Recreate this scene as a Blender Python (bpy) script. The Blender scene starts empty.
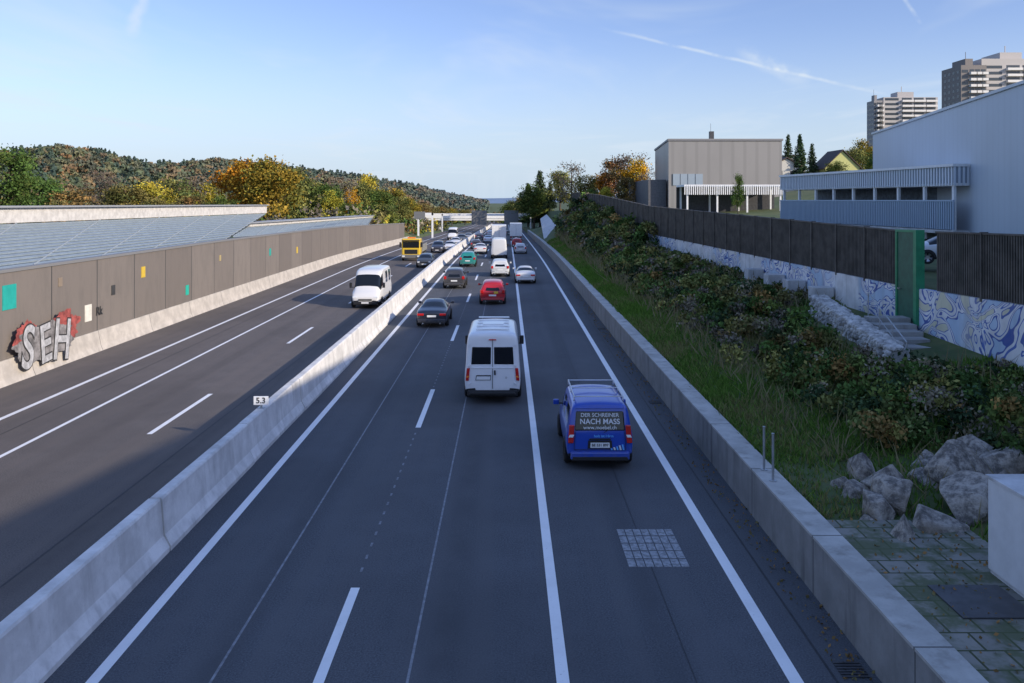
import bpy, math, random
import numpy as np
from mathutils import Vector, Matrix, noise as mnoise
random.seed(7); rng=np.random.default_rng(7)
F=853.0; H=7.4; VX=507.0; VY=200.0
sc=bpy.context.scene
def zp(y):
    t=max(0.0,y-90.0); return max(-14.0,-0.018*t*t/(t+40.0) if t>0 else 0.0)
def solve(px,py,zo=0.0):
    d=100.0
    for _ in range(60): d=0.5*d+0.5*F*(H-zp(d)-zo)/(py-VY)
    return (px-VX)*d/F,d
def interp(y,ys,vs): return float(np.interp(y,ys,vs))
FY=[10,20,35,85,126,160,220]
def fx(y): return interp(y,FY,[16.5,16.3,16,14.2,13.5,13,12.6])
def ftop(y): return interp(y,FY,[6.6,6.45,6.17,6.8,8.2,8.8,8.6])
def fbot(y): return interp(y,FY,[4.4,4.25,3.9,4.0,5.3,5.8,5.6])
def fbase(y): return interp(y,FY,[1.6,1.8,2.4,2.75,3.7,4.2,3.6])
# ---------------------------------------------------------------- materials
def newmat(name):
    m=bpy.data.materials.new(name); m.use_nodes=True
    nt=m.node_tree; b=nt.nodes['Principled BSDF']; return m,nt,b
def N(nt,t,**kw):
    n=nt.nodes.new(t)
    for k,v in kw.items(): setattr(n,k,v)
    return n
def setin(n,k,v): n.inputs[k].default_value=v
def math_(nt,op,a,b=None,clamp=False):
    n=N(nt,'ShaderNodeMath',operation=op); n.use_clamp=clamp
    for i,v in enumerate((a,b)):
        if v is None: continue
        if isinstance(v,(int,float)): n.inputs[i].default_value=v
        else: nt.links.new(v,n.inputs[i])
    return n.outputs[0]
def mixc(nt,fac,a,b,mode='MIX'):
    n=N(nt,'ShaderNodeMix',data_type='RGBA',blend_type=mode)
    for i,v in ((0,fac),(6,a),(7,b)):
        if isinstance(v,(int,float)): n.inputs[i].default_value=v
        elif isinstance(v,tuple): n.inputs[i].default_value=(*v[:3],1)
        else: nt.links.new(v,n.inputs[i])
    return n.outputs[2]
def noise(nt,scale,detail=4,rough=.55,vec=None,stretch=None,dist=0):
    n=N(nt,'ShaderNodeTexNoise'); setin(n,'Scale',scale); setin(n,'Detail',min(detail,4)); setin(n,'Roughness',rough); setin(n,'Distortion',dist)
    if vec is None:
        vec=N(nt,'ShaderNodeTexCoord').outputs['Object']
    if stretch:
        mp=N(nt,'ShaderNodeMapping'); setin(mp,'Scale',stretch); nt.links.new(vec,mp.inputs[0]); vec=mp.outputs[0]
    nt.links.new(vec,n.inputs['Vector']); return n.outputs[0]
def ramp(nt,fac,lo,hi):
    n=N(nt,'ShaderNodeMapRange'); n.interpolation_type='SMOOTHSTEP'
    setin(n,'From Min',lo); setin(n,'From Max',hi); nt.links.new(fac,n.inputs[0]); return n.outputs[0]
def sepxyz(nt):
    s=N(nt,'ShaderNodeSeparateXYZ'); nt.links.new(N(nt,'ShaderNodeTexCoord').outputs['Object'],s.inputs[0]); return s.outputs
def bump(nt,b,h,st=.3,dist=.02):
    n=N(nt,'ShaderNodeBump'); setin(n,'Strength',st); setin(n,'Distance',dist); nt.links.new(h,n.inputs['Height']); nt.links.new(n.outputs[0],b.inputs['Normal'])
def simple(name,col,rough=.6,metal=0,nz=0.0,scale=3,coat=0,b2=0):
    m,nt,b=newmat(name); setin(b,'Roughness',rough); setin(b,'Metallic',metal); setin(b,'Coat Weight',coat)
    if nz:
        n=noise(nt,scale,6,.65)
        f=ramp(nt,n,.3,.7)
        c=mixc(nt,f,tuple(c*(1-nz) for c in col),tuple(min(1,c*(1+nz)) for c in col))
        nt.links.new(c,b.inputs['Base Color'])
        if b2: bump(nt,b,n,b2,.02)
    else: setin(b,'Base Color',(*col,1))
    return m
def asphalt(name,col,tracks,warm):
    m,nt,b=newmat(name); setin(b,'Roughness',.85); setin(b,'Specular IOR Level',.3)
    fine=noise(nt,30,3,.8); mid=noise(nt,.9,4,.7); lon=noise(nt,1.0,3,.6,stretch=(1.6,.025,1)); patch=noise(nt,.12,2,.5)
    c=mixc(nt,ramp(nt,fine,.3,.7),tuple(v*.5 for v in col),tuple(v*1.55 for v in col))
    c=mixc(nt,math_(nt,'MULTIPLY',ramp(nt,mid,.35,.75),.4),c,tuple(v*1.45 for v in col))
    c=mixc(nt,math_(nt,'MULTIPLY',ramp(nt,lon,.42,.62),.5),c,tuple(v*w for v,w in zip(col,warm)))
    c=mixc(nt,math_(nt,'MULTIPLY',ramp(nt,patch,.45,.6),.3),c,tuple(v*.6 for v in col))
    X=sepxyz(nt)[0]
    for tx in tracks:
        d=math_(nt,'ABSOLUTE',math_(nt,'SUBTRACT',X,tx)); k=ramp(nt,d,.55,.05)
        k=math_(nt,'MULTIPLY',k,math_(nt,'MULTIPLY',ramp(nt,mid,.2,.8),.55))
        c=mixc(nt,k,c,tuple(v*.5 for v in col))
    nt.links.new(c,b.inputs['Base Color']); return m
M={}
M['asph_r']=asphalt('asphalt_right',(.08,.085,.095),(-4.6,-1.0,2.65),(1.25,1.2,1.15))
M['asph_l']=asphalt('asphalt_left',(.118,.104,.096),(-9.5,-12.9),(1.3,1.25,1.2))
def paintmat():
    m,nt,b=newmat('road_paint'); setin(b,'Roughness',.6)
    n=noise(nt,22,4,.75); n2=noise(nt,1.3,4,.6)
    c=mixc(nt,ramp(nt,n,.60,.78),(.8,.8,.8),(.3,.3,.31)); c=mixc(nt,math_(nt,'MULTIPLY',ramp(nt,n2,.4,.8),.3),c,(.5,.5,.5))
    nt.links.new(c,b.inputs['Base Color']); return m
M['paint']=paintmat()
M['seam']=simple('tar_seam',(.2,.21,.23),.8,nz=.3,scale=6)
M['seamd']=simple('tar_seam_dark',(.03,.03,.033),.7,nz=.3,scale=6)
def concrete(name,col,joint=0,streak=.5,dirt=(.12,.11,.1)):
    m,nt,b=newmat(name); setin(b,'Roughness',.85)
    a=noise(nt,1.2,4,.65); f=noise(nt,25,3,.6); s=noise(nt,2.2,4,.6,stretch=(1,1,.12)); 
    c=mixc(nt,ramp(nt,a,.3,.75),tuple(v*.78 for v in col),tuple(min(.9,v*1.12) for v in col))
    c=mixc(nt,math_(nt,'MULTIPLY',ramp(nt,s,.5,.75),streak),c,dirt)
    c=mixc(nt,math_(nt,'MULTIPLY',ramp(nt,f,.55,.8),.25),c,dirt)
    if joint:
        Y=sepxyz(nt)[1]
        fr=math_(nt,'FRACT',math_(nt,'DIVIDE',Y,joint)); k=math_(nt,'LESS_THAN',fr,.025/joint*1.6)
        c=mixc(nt,math_(nt,'MULTIPLY',k,.75),c,(.03,.03,.03))
    nt.links.new(c,b.inputs['Base Color']); bump(nt,b,f,.2,.01); return m
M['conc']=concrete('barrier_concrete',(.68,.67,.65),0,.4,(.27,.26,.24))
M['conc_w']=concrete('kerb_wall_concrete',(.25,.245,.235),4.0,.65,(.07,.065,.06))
M['plinth']=concrete('plinth_concrete',(.5,.46,.41),6,.35,(.25,.22,.2))
M['slab']=concrete('light_concrete',(.55,.55,.55),0,.3)
M['white']=simple('white_metal',(.76,.77,.78),.5,nz=.06)
M['dark']=simple('dark_metal',(.05,.05,.055),.5,nz=.3)
M['black']=simple('black_plastic',(.015,.015,.017),.5)
M['steel']=simple('galvanised_steel',(.4,.42,.44),.4,metal=.7,nz=.15)
M['glass']=simple('car_glass',(.008,.01,.013),.08)
M['tyre']=simple('tyre_rubber',(.018,.018,.018),.85)
M['rim']=simple('rim_alloy',(.35,.36,.38),.3,metal=.8)
M['red']=simple('tail_lamp_red',(.5,.012,.01),.15,coat=1)
M['lamp']=simple('head_lamp',(.75,.78,.8),.1,coat=1)
M['plate']=simple('number_plate',(.75,.76,.76),.4)
M['orange']=simple('orange_lens',(.8,.22,.02),.3)
def ribbed(name,col,per,axis=1,depth=.35,dirt=.1):
    m,nt,b=newmat(name); setin(b,'Roughness',.45); 
    X=sepxyz(nt)[axis]; s=math_(nt,'SINE',math_(nt,'MULTIPLY',X,2*math.pi/per))
    n=noise(nt,.25,4,.6,stretch=(1,1,.4))
    c=mixc(nt,ramp(nt,s,-.95,-.4),tuple(v*(1-depth) for v in col),col)
    c=mixc(nt,math_(nt,'MULTIPLY',ramp(nt,n,.4,.7),dirt*3),c,tuple(v*.8 for v in col))
    nt.links.new(c,b.inputs['Base Color']); return m
M['hall']=ribbed('ribbed_cladding_blue',(.45,.52,.6),1.0,1,.04)
M['tan']=ribbed('tan_cladding',(.27,.26,.25),2.4,0,.12)
def leafmat(name,tr):
    m,nt,b=newmat(name); nt.nodes.remove(b)
    out=nt.nodes['Material Output']
    at=N(nt,'ShaderNodeAttribute',attribute_name='Col')
    oi=N(nt,'ShaderNodeObjectInfo')
    hs=N(nt,'ShaderNodeHueSaturation'); nt.links.new(at.outputs['Color'],hs.inputs['Color'])
    nt.links.new(math_(nt,'ADD',math_(nt,'MULTIPLY',oi.outputs['Random'],.4),.8),hs.inputs['Value'])
    nt.links.new(math_(nt,'ADD',math_(nt,'MULTIPLY',oi.outputs['Random'],.04),.48),hs.inputs['Hue'])
    d=N(nt,'ShaderNodeBsdfDiffuse'); nt.links.new(hs.outputs[0],d.inputs[0])
    if not tr: nt.links.new(d.outputs[0],out.inputs[0]); return m
    t=N(nt,'ShaderNodeBsdfTranslucent'); x=N(nt,'ShaderNodeMixShader'); setin(x,0,tr)
    nt.links.new(hs.outputs[0],t.inputs[0])
    nt.links.new(d.outputs[0],x.inputs[1]); nt.links.new(t.outputs[0],x.inputs[2]); nt.links.new(x.outputs[0],out.inputs[0]); return m
M['leaf']=leafmat('leaves',.3); M['leafd']=leafmat('leaves_opaque',0)
M['bark']=simple('bark',(.09,.07,.055),.9,nz=.4,scale=4)
# ---------------------------------------------------------------- geometry helpers
def link(o,parent=None):
    sc.collection.objects.link(o)
    if parent is not None: o.parent=parent
    return o
def empty(name,loc=(0,0,0),rz=0):
    e=bpy.data.objects.new(name,None); e.location=loc; e.rotation_euler=(0,0,rz); e.empty_display_size=.3
    return link(e)
def mobj(name,V,Fc,mats,fm=None,parent=None,smooth=False):
    me=bpy.data.meshes.new(name); me.from_pydata([tuple(v) for v in V],[],Fc)
    for m in (mats if isinstance(mats,list) else [mats]): me.materials.append(m)
    if fm is not None: me.polygons.foreach_set('material_index',fm)
    if smooth: me.polygons.foreach_set('use_smooth',[True]*len(Fc))
    me.update(); o=bpy.data.objects.new(name,me); return link(o,parent)
def bev(o,w,seg=2):
    b=o.modifiers.new('bevel','BEVEL'); b.width=w; b.segments=seg; b.limit_method='ANGLE'; return o
BF=[(0,3,2,1),(4,5,6,7),(0,1,5,4),(1,2,6,5),(2,3,7,6),(3,0,4,7)]
def bv(x0,x1,y0,y1,z0,z1): return [(x0,y0,z0),(x1,y0,z0),(x1,y1,z0),(x0,y1,z0),(x0,y0,z1),(x1,y0,z1),(x1,y1,z1),(x0,y1,z1)]
def box(name,x0,x1,y0,y1,z0,z1,mat,parent=None,b=0):
    o=mobj(name,bv(x0,x1,y0,y1,z0,z1),BF,mat,parent=parent)
    if b: bev(o,b)
    return o
class MB:
    def __init__(s): s.V=[];s.F=[];s.m=[]
    def add(s,V,Fc,mi=0):
        k=len(s.V); s.V+=[tuple(v) for v in V]; s.F+=[tuple(i+k for i in f) for f in Fc]; s.m+=[mi]*len(Fc)
    def box(s,x0,x1,y0,y1,z0,z1,mi=0): s.add(bv(x0,x1,y0,y1,z0,z1),BF,mi)
    def cyl(s,p,q,r0,r1,n=8,mi=0,cap=True):
        p=Vector(p);q=Vector(q);a=(q-p).normalized(); u=a.orthogonal().normalized(); w=a.cross(u)
        V=[];
        for c,r in((p,r0),(q,r1)):
            for i in range(n):
                t=2*math.pi*i/n; V.append(c+u*math.cos(t)*r+w*math.sin(t)*r)
        Fc=[(i,(i+1)%n,n+(i+1)%n,n+i) for i in range(n)]
        if cap: Fc+=[tuple(range(n))[::-1],tuple(range(n,2*n))]
        s.add(V,Fc,mi)
    def obj(s,name,mats,parent=None,smooth=False): return mobj(name,s.V,s.F,mats,s.m,parent,smooth)
def yrange(y0,y1,st=5):
    n=max(1,int(math.ceil((y1-y0)/st))); return [y0+(y1-y0)*i/n for i in range(n+1)]
def strip(mb,x0,x1,y0,y1,dz,mi=0,st=5,zf=zp):
    ys=yrange(y0,y1,st); V=[];
    for y in ys:
        a=x0(y) if callable(x0) else x0; b=x1(y) if callable(x1) else x1
        V+=[(a,y,zf(y)+dz),(b,y,zf(y)+dz)]
    mb.add(V,[(2*i,2*i+1,2*i+3,2*i+2) for i in range(len(ys)-1)],mi)
def sweep(mb,prof,ys,fxo,fzo,mi=0,caps=True):
    n=len(prof);V=[]
    for y in ys:
        for (x,z) in prof: V.append((x+fxo(y),y,z+fzo(y)))
    Fc=[]
    for k in range(len(ys)-1):
        for i in range(n):
            j=(i+1)%n; Fc.append((k*n+i,(k+1)*n+i,(k+1)*n+j,k*n+j))
    if caps: Fc+=[tuple(range(n)),tuple(range((len(ys)-1)*n,len(ys)*n))[::-1]]
    mb.add(V,Fc,mi)
zero=lambda y:0.0
# ---------------------------------------------------------------- camera, light, world
cam=bpy.data.cameras.new('camera'); co=bpy.data.objects.new('camera',cam); link(co)
co.location=(0,0,H); co.rotation_euler=(math.radians(90),0,0); cam.sensor_width=36; cam.lens=F/1024*36
cam.shift_x=(512-VX)/1024; cam.shift_y=-(341.5-VY)/1024; cam.clip_end=20000; cam.clip_start=.1; sc.camera=co
AZ=math.radians(121.5); EL=math.radians(21)
sd=Vector((math.sin(AZ)*math.cos(EL),math.cos(AZ)*math.cos(EL),math.sin(EL)))
sl=bpy.data.lights.new('sun','SUN'); sl.energy=5.0; sl.angle=math.radians(.5); sl.color=(1,.87,.7)
so=bpy.data.objects.new('sun',sl); link(so); so.rotation_euler=(-sd).to_track_quat('-Z','Y').to_euler(); so.location=(60,-60,60)
w=bpy.data.worlds.new('World'); sc.world=w; w.use_nodes=True; nt=w.node_tree; bg=nt.nodes['Background']
sky=N(nt,'ShaderNodeTexSky',sky_type='NISHITA'); sky.sun_disc=False; sky.sun_elevation=EL; sky.sun_rotation=AZ; sky.air_density=1.0; sky.dust_density=.6; sky.ozone_density=1.5
tc=N(nt,'ShaderNodeTexCoord'); gen=tc.outputs['Generated']
sx=N(nt,'ShaderNodeSeparateXYZ'); nt.links.new(gen,sx.inputs[0])
zc=math_(nt,'MAXIMUM',sx.outputs[2],.03)
cv=N(nt,'ShaderNodeCombineXYZ'); nt.links.new(math_(nt,'DIVIDE',sx.outputs[0],zc),cv.inputs[0]); nt.links.new(math_(nt,'DIVIDE',sx.outputs[1],zc),cv.inputs[1])
n1=noise(nt,.5,4,.62,vec=cv.outputs[0],stretch=(1,.4,1),dist=.8)
cl=math_(nt,'MULTIPLY',ramp(nt,n1,.46,.72),.4)
nzs=noise(nt,30,3,.6,vec=gen)
def contrail(A,B,wid,amt,soft):
    a=Vector(((A[0]-VX)/F,1,(VY-A[1])/F)).normalized(); b=Vector(((B[0]-VX)/F,1,(VY-B[1])/F)).normalized()
    n=a.cross(b).normalized(); mid=(a+b).normalized(); half=math.acos(a.dot(mid))
    dn=N(nt,'ShaderNodeVectorMath',operation='DOT_PRODUCT'); nt.links.new(gen,dn.inputs[0]); dn.inputs[1].default_value=n
    dm=N(nt,'ShaderNodeVectorMath',operation='DOT_PRODUCT'); nt.links.new(gen,dm.inputs[0]); dm.inputs[1].default_value=mid
    off=math_(nt,'MULTIPLY',math_(nt,'SUBTRACT',nzs,.5),wid*1.6)
    k=ramp(nt,math_(nt,'ABSOLUTE',math_(nt,'ADD',dn.outputs['Value'],off)),wid,0)
    e=ramp(nt,dm.outputs['Value'],math.cos(half*1.05),math.cos(half*soft))
    return math_(nt,'MULTIPLY',math_(nt,'MULTIPLY',math_(nt,'MULTIPLY',k,e),ramp(nt,nzs,.25,.6)),amt)
for c in (contrail((600,28),(900,98),.003,.6,.4),contrail((735,48),(812,84),.014,.6,.1),contrail((900,-8),(922,24),.003,.8,.6),contrail((130,40),(150,-20),.01,.5,.3),contrail((60,112),(190,135),.006,.3,.2)):
    cl=math_(nt,'ADD',cl,c,clamp=True)
hz=math_(nt,'MULTIPLY',ramp(nt,sx.outputs[2],.2,-.02),.9)
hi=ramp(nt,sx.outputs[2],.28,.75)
gain=mixc(nt,hi,(1.0,1.0,1.3),(1.8,1.85,2.25))  # sky gain raised overhead, added as extra fill for the shaded ground
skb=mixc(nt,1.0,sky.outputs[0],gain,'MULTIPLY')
skc=mixc(nt,hz,skb,(3.75,4.75,5.9))
skc=mixc(nt,cl,skc,(4.9,5.5,6.2))
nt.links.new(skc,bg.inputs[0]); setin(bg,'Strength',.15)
sc.view_settings.view_transform='Standard'; sc.view_settings.look='None'; sc.view_settings.exposure=0
# ---------------------------------------------------------------- ground
def ground_z(x,y):
    p=zp(y)
    if x>5.9:
        xs=8.7 if y<17 else max(6.3,8.7-(y-17)*.6); f=fx(y)
        if x<6.1: return p-.06
        if x<=xs: return p+.99
        if x<=f+.06:
            t=min(1,(x-xs)/(f-xs)); b=fbase(y) if y<230 else fbase(220)
            fade=max(0,min(1,(260-y)/60)); t2=t**.85
            return (p+.99)*(1-t2)+b*t2*fade+(p+.99)*t2*(1-fade)
        st=interp(y,[0,35,85,150,260,500,3000],[4.3,3.85,4.4,5.8,4.0,0,-14])
        if y>100: st+=max(0,min(60,(x-34)))*.13*min(1,(y-100)/60)
        return st
    if x<-20.5: 
        if x<-20.7: return p+interp(y,[0,160,190,300],[3.6,3.0,.5,0])
        return p-.06
    return p-.06
cols=[-3500,-1800,-900,-500,-250,-120,-70,-45,-32,-26,-22,-20.71,-20.4,-14,-7.4,0,5.8,5.95,6.15,6.3,6.7,7.5,8.7,9.4,10.2,11,11.8]+[('f',-.6),('f',.04),('f',.2),('f',1.5)]+[20,26,32,40,52,70,95,140,220,400,800,1600,3500]
ys_=[-120,-40,-10,5,10,14,17,20,23,26]+[30+5*i for i in range(50)]+[290,310,340,380,430,500,600,800,1100,1600,2500,4000,7000]
V=[];Fc=[]
for y in ys_:
    for c in cols: 
        x=fx(y)+c[1] if isinstance(c,tuple) else c
        jit=0 if (x<6.3 and x>-21) or isinstance(c,tuple) else .12*mnoise.noise(Vector((x*.4,y*.4,0)))
        V.append((x,y,ground_z(x,y)+jit))
nx=len(cols)
for j in range(len(ys_)-1):
    for i in range(nx-1): Fc.append((j*nx+i,j*nx+i+1,(j+1)*nx+i+1,(j+1)*nx+i))
m,nt,b=newmat('ground_grass'); setin(b,'Roughness',.95)
n=noise(nt,.5,4,.7); n2=noise(nt,6,4,.7)
c=mixc(nt,ramp(nt,n,.35,.65),(.05,.085,.022),(.1,.12,.04)); c=mixc(nt,ramp(nt,n2,.5,.75),c,(.08,.065,.04))
nt.links.new(c,b.inputs['Base Color']); M['ground']=m
mobj('ground',V,Fc,m,smooth=True)
# ---------------------------------------------------------------- road
mb=MB()
strip(mb,-7.45,5.78,-15,700,0.0,0); strip(mb,-20.3,-7.45,-15,700,0.0,1)
mb.obj('road',[M['asph_r'],M['asph_l']])
mk=MB()
for x,wd in((-6.36,.2),(.86,.2),(4.44,.22),(-14.6,.15),(-17.1,.2)):
    strip(mk,x-wd/2,x+wd/2,-10,500,.008,0)
strip(mk,-8.25,-8.08,-10,500,.008,0)
P=0.0027*F*H; dash=[]
for x0,y1s in((-2.89,F*H*.002577),(-11.3,solve(214,394)[1])):
    y=y1s-4*P
    while y<350:
        if y>-20:
            strip(mk,x0-.085,x0+.085,y-5.6,y,.008,0)
            if x0>-5: dash.append((y-5.9,y+.2))
        y+=P
y=12
while y<70:
    if not any(a<y<b for a,b in dash): strip(mk,-2.93,-2.88,y,y+.2,.008,1)
    y+=.62
for x in(-1.53,-4.55): strip(mk,x-.022,x+.022,-5,160,.005,1)
strip(mk,5.05,5.09,-5,200,.005,2); strip(mk,-9.7,-9.66,-5,100,.005,2); strip(mk,-16.0,-15.96,-5,160,.005,2); strip(mk,2.9,2.92,-5,90,.005,2)
mk.obj('road_markings',[M['paint'],M['seam'],M['seamd']])
g=MB()
for i in range(7):
    for j in range(5):
        a=2.46+i*.178; yy=17.2+j*.4
        g.box(a,a+.155,yy,yy+.35,.0,.01)
g.obj('road_sensor_patch',[simple('patch_grey',(.25,.26,.275),.8,nz=.4,scale=9)])
g=MB()
for yy in(13.2,31,49):
    for i in range(6): g.box(5.2,5.62,yy+i*.08,yy+i*.08+.045,.004,.02)
g.obj('drain_grate',[M['dark']])
# ---------------------------------------------------------------- median barrier
prof=[(-.33,0),(-.33,.1),(-.2,.34),(-.14,1.08),(-.11,1.12),(.11,1.12),(.14,1.08),(.2,.34),(.33,.1),(.33,0)]
mb=MB(); y=6.0
while y<420:
    off=random.uniform(-.015,.015); n=5.98
    sweep(mb,prof,[y,y+n-.03],lambda yy:-7.42+off,zp); y+=6
mb.obj('median_barrier',[M['conc']])
d=F*7.42/(VX-261)
e=empty('kilometre_sign',(-7.42,d,1.12))
box('sign_plate',-.22,.22,-.02,.02,.1,.36,M['white'],e,.005); box('post',-.03,.03,.021,.05,-.02,.34,M['steel'],e)
def text(name,s,size,loc,rot,mat,parent,offset=0,ext=.002,align='CENTER',sx=1):
    c=bpy.data.curves.new(name,'FONT'); c.body=s; c.size=size; c.align_x=align; c.align_y='CENTER'; c.offset=offset; c.extrude=ext
    c.materials.append(mat); o=bpy.data.objects.new(name,c); o.location=loc; o.rotation_euler=rot; o.scale=(sx,1,1); return link(o,parent)
text('digits','5.3',.24,(0,-.026,.23),(math.pi/2,0,0),M['black'],e,.004)
box('base_plate',-.1,.1,-.08,.1,0,.015,M['steel'],e)
# ---------------------------------------------------------------- right kerb wall
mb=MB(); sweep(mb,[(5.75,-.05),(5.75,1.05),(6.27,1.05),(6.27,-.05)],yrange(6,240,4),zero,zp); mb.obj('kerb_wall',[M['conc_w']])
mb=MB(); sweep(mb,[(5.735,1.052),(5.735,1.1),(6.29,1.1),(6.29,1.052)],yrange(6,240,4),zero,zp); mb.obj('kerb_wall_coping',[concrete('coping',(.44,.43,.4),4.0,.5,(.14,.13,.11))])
m,nt,b=newmat('paving_slabs'); br=N(nt,'ShaderNodeTexBrick'); nt.links.new(N(nt,'ShaderNodeTexCoord').outputs['Object'],br.inputs[0])
setin(br,'Scale',1.0); setin(br,'Brick Width',.5); setin(br,'Row Height',.5); setin(br,'Mortar Size',.02); br.offset=0.5
setin(br,'Color1',(.17,.165,.145,1)); setin(br,'Color2',(.25,.24,.21,1)); setin(br,'Mortar',(.04,.05,.02,1))
n=noise(nt,1.5,4,.7); c=mixc(nt,math_(nt,'MULTIPLY',ramp(nt,n,.38,.62),.85),br.outputs[0],(.07,.09,.035)); nt.links.new(c,b.inputs['Base Color']); setin(b,'Roughness',.9)
mb=MB(); strip(mb,6.32,8.9,8,16.9,1.06); mb.obj('paved_path',[m])
box('access_cover',6.9,8.05,12.9,14.0,1.062,1.085,M['dark'])
e=empty('control_cabinet',(8.2,12.2,1.06))
box('housing',0,1.2,0,2.35,.06,1.6,simple('cabinet_grey',(.6,.61,.62),.5,nz=.06),e,.02); box('plinth',.03,1.17,.03,2.32,0,.06,M['slab'],e)
box('lid',-.03,1.23,-.03,2.38,1.602,1.66,M['slab'],e,.01); box('door_seam',-.006,-.002,1.16,1.17,.1,1.55,M['dark'],e); box('handle',-.04,-.002,1.0,1.04,.8,.95,M['dark'],e)
for px,py,h in((764,470,1.0),(773,481,1.05)):
    d=F*(H-1.1)/(py-VY); x=(px-VX)*d/F
    e=empty('marker_post',(x,d,1.1)); q=MB(); q.cyl((0,0,0),(0,0,h),.028,.028,10); q.cyl((0,0,0),(0,0,.02),.08,.08,10); q.cyl((0,0,h),(0,0,h+.02),.034,.034,10); q.obj('tube',[M['steel']],e,False)
# ---------------------------------------------------------------- boulders
rockm,nt,b=newmat('rock'); n=noise(nt,3.5,4,.75); n2=noise(nt,.9,3,.5)
c=mixc(nt,ramp(nt,n,.35,.65),(.1,.09,.08),(.4,.36,.31)); c=mixc(nt,math_(nt,'MULTIPLY',ramp(nt,n2,.5,.65),.6),c,(.16,.12,.08)); nt.links.new(c,b.inputs['Base Color']); setin(b,'Roughness',.9); bump(nt,b,n,1,.06)
import bmesh
def rockverts(seed,r,sub=3):
    rs=np.random.default_rng(seed); bm=bmesh.new()
    if sub>=3:
        for _ in range(14):
            p=rs.normal(size=3); p/=np.linalg.norm(p); p*=rs.uniform(.95,1.1); bm.verts.new(p)
        bmesh.ops.convex_hull(bm,input=bm.verts[:])
        bmesh.ops.bevel(bm,geom=bm.edges[:],offset=.04,segments=1,affect='EDGES')
        bmesh.ops.triangulate(bm,faces=bm.faces[:]); bmesh.ops.subdivide_edges(bm,edges=bm.edges[:],cuts=2,use_grid_fill=True)
        for v in bm.verts:
            v.co*=1.15+.05*mnoise.noise(v.co*2.2+Vector((seed,0,0)))+.035*mnoise.noise(v.co*7+Vector((seed,0,0)))
    else:
        bmesh.ops.create_icosphere(bm,subdivisions=sub,radius=1)
        for v in bm.verts: v.co*=1+.25*mnoise.noise(v.co*2+Vector((seed,0,0)))
    for v in bm.verts: v.co=Vector((v.co.x*r[0],v.co.y*r[1],v.co.z*r[2]))
    bm.verts.index_update()
    V=[tuple(v.co) for v in bm.verts]; Fc=[tuple(v.index for v in f.verts) for f in bm.faces]; bm.free(); return V,Fc
for i,(px,py,d,r) in enumerate([(857,472,19.6,.42),(853,496,18.6,.34),(882,484,18.8,.46),(874,512,17.4,.36),(903,505,17.8,.55),(900,538,16.2,.42),(866,524,17.2,.2),(936,530,16.6,.46),(968,508,17.4,.62),(962,474,18.6,.66),(1008,472,18.8,.6),(1012,512,17.8,.55),(932,490,19,.46),(992,540,16.8,.36),(918,552,15.8,.2),(842,488,19,.2),(962,548,16.2,.26),(985,462,20,.6),(925,468,20,.4)]):
    x=(px-VX)*d/F; z=H-(py-VY)*d/F+.04
    V,Fc=rockverts(i+3,(r*random.uniform(1,1.3),r*random.uniform(.8,1.1),r*random.uniform(.8,1)))
    o=mobj('boulder',V,Fc,rockm); o.location=(x,d,z); o.rotation_euler=(random.uniform(-.4,.4),random.uniform(-.4,.4),random.uniform(0,6))
# ---------------------------------------------------------------- right fence, graffiti wall
m,nt,b=newmat('graffiti_wall'); co_=N(nt,'ShaderNodeTexCoord').outputs['Object']
base=noise(nt,1.2,4,.6); c=mixc(nt,ramp(nt,base,.3,.7),(.56,.56,.56),(.74,.74,.74))
wob=noise(nt,.5,1,.4,stretch=(1,1,1.3),dist=2.6)
msk=ramp(nt,noise(nt,.22,1,.4,stretch=(1,1,.3)),.4,.46)
def line(cn,w,hard=.006): return ramp(nt,math_(nt,'ABSOLUTE',math_(nt,'SUBTRACT',wob,cn)),w+hard,w)
fill=math_(nt,'MULTIPLY',ramp(nt,wob,.57,.58),msk); c=mixc(nt,math_(nt,'MULTIPLY',fill,.55),c,(.22,.42,.66))
fill2=math_(nt,'MULTIPLY',ramp(nt,wob,.36,.35),msk); c=mixc(nt,math_(nt,'MULTIPLY',fill2,.5),c,(.55,.5,.2))
for cn,w_,col in((.48,.012,(.03,.1,.4)),(.57,.014,(.02,.06,.3)),(.37,.012,(.03,.08,.33))):
    c=mixc(nt,math_(nt,'MULTIPLY',math_(nt,'MULTIPLY',line(cn,w_),msk),.9),c,col)
n5=noise(nt,2.2,4,.6,stretch=(1,1,.12)); c=mixc(nt,math_(nt,'MULTIPLY',ramp(nt,n5,.5,.75),.4),c,(.24,.23,.2))
nt.links.new(c,b.inputs['Base Color']); setin(b,'Roughness',.85); M['graf']=m
mb=MB(); ys=yrange(14,170,3)
def seg(mb,y0,y1,zt,zb,x0,x1,mi=0):
    mb.add([(fx(y0)+x0,y0,zb(y0)),(fx(y0)+x1,y0,zb(y0)),(fx(y1)+x1,y1,zb(y1)),(fx(y1)+x0,y1,zb(y1)),(fx(y0)+x0,y0,zt(y0)),(fx(y0)+x1,y0,zt(y0)),(fx(y1)+x1,y1,zt(y1)),(fx(y1)+x0,y1,zt(y1))],BF,mi)
for a,b_ in zip(ys[:-1],ys[1:]): seg(mb,a,b_-.02,lambda y:fbot(y),lambda y:fbase(y)-1.2,0,.3)
mb.obj('graffiti_wall',[M['graf']])
GY0,GY1=33.3,34.9
mb=MB(); y=14.0
m1=simple('fence_brown',(.075,.067,.058),.7,nz=.35,scale=1.5); m2=simple('fence_backing',(.014,.013,.012),.9)
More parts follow.
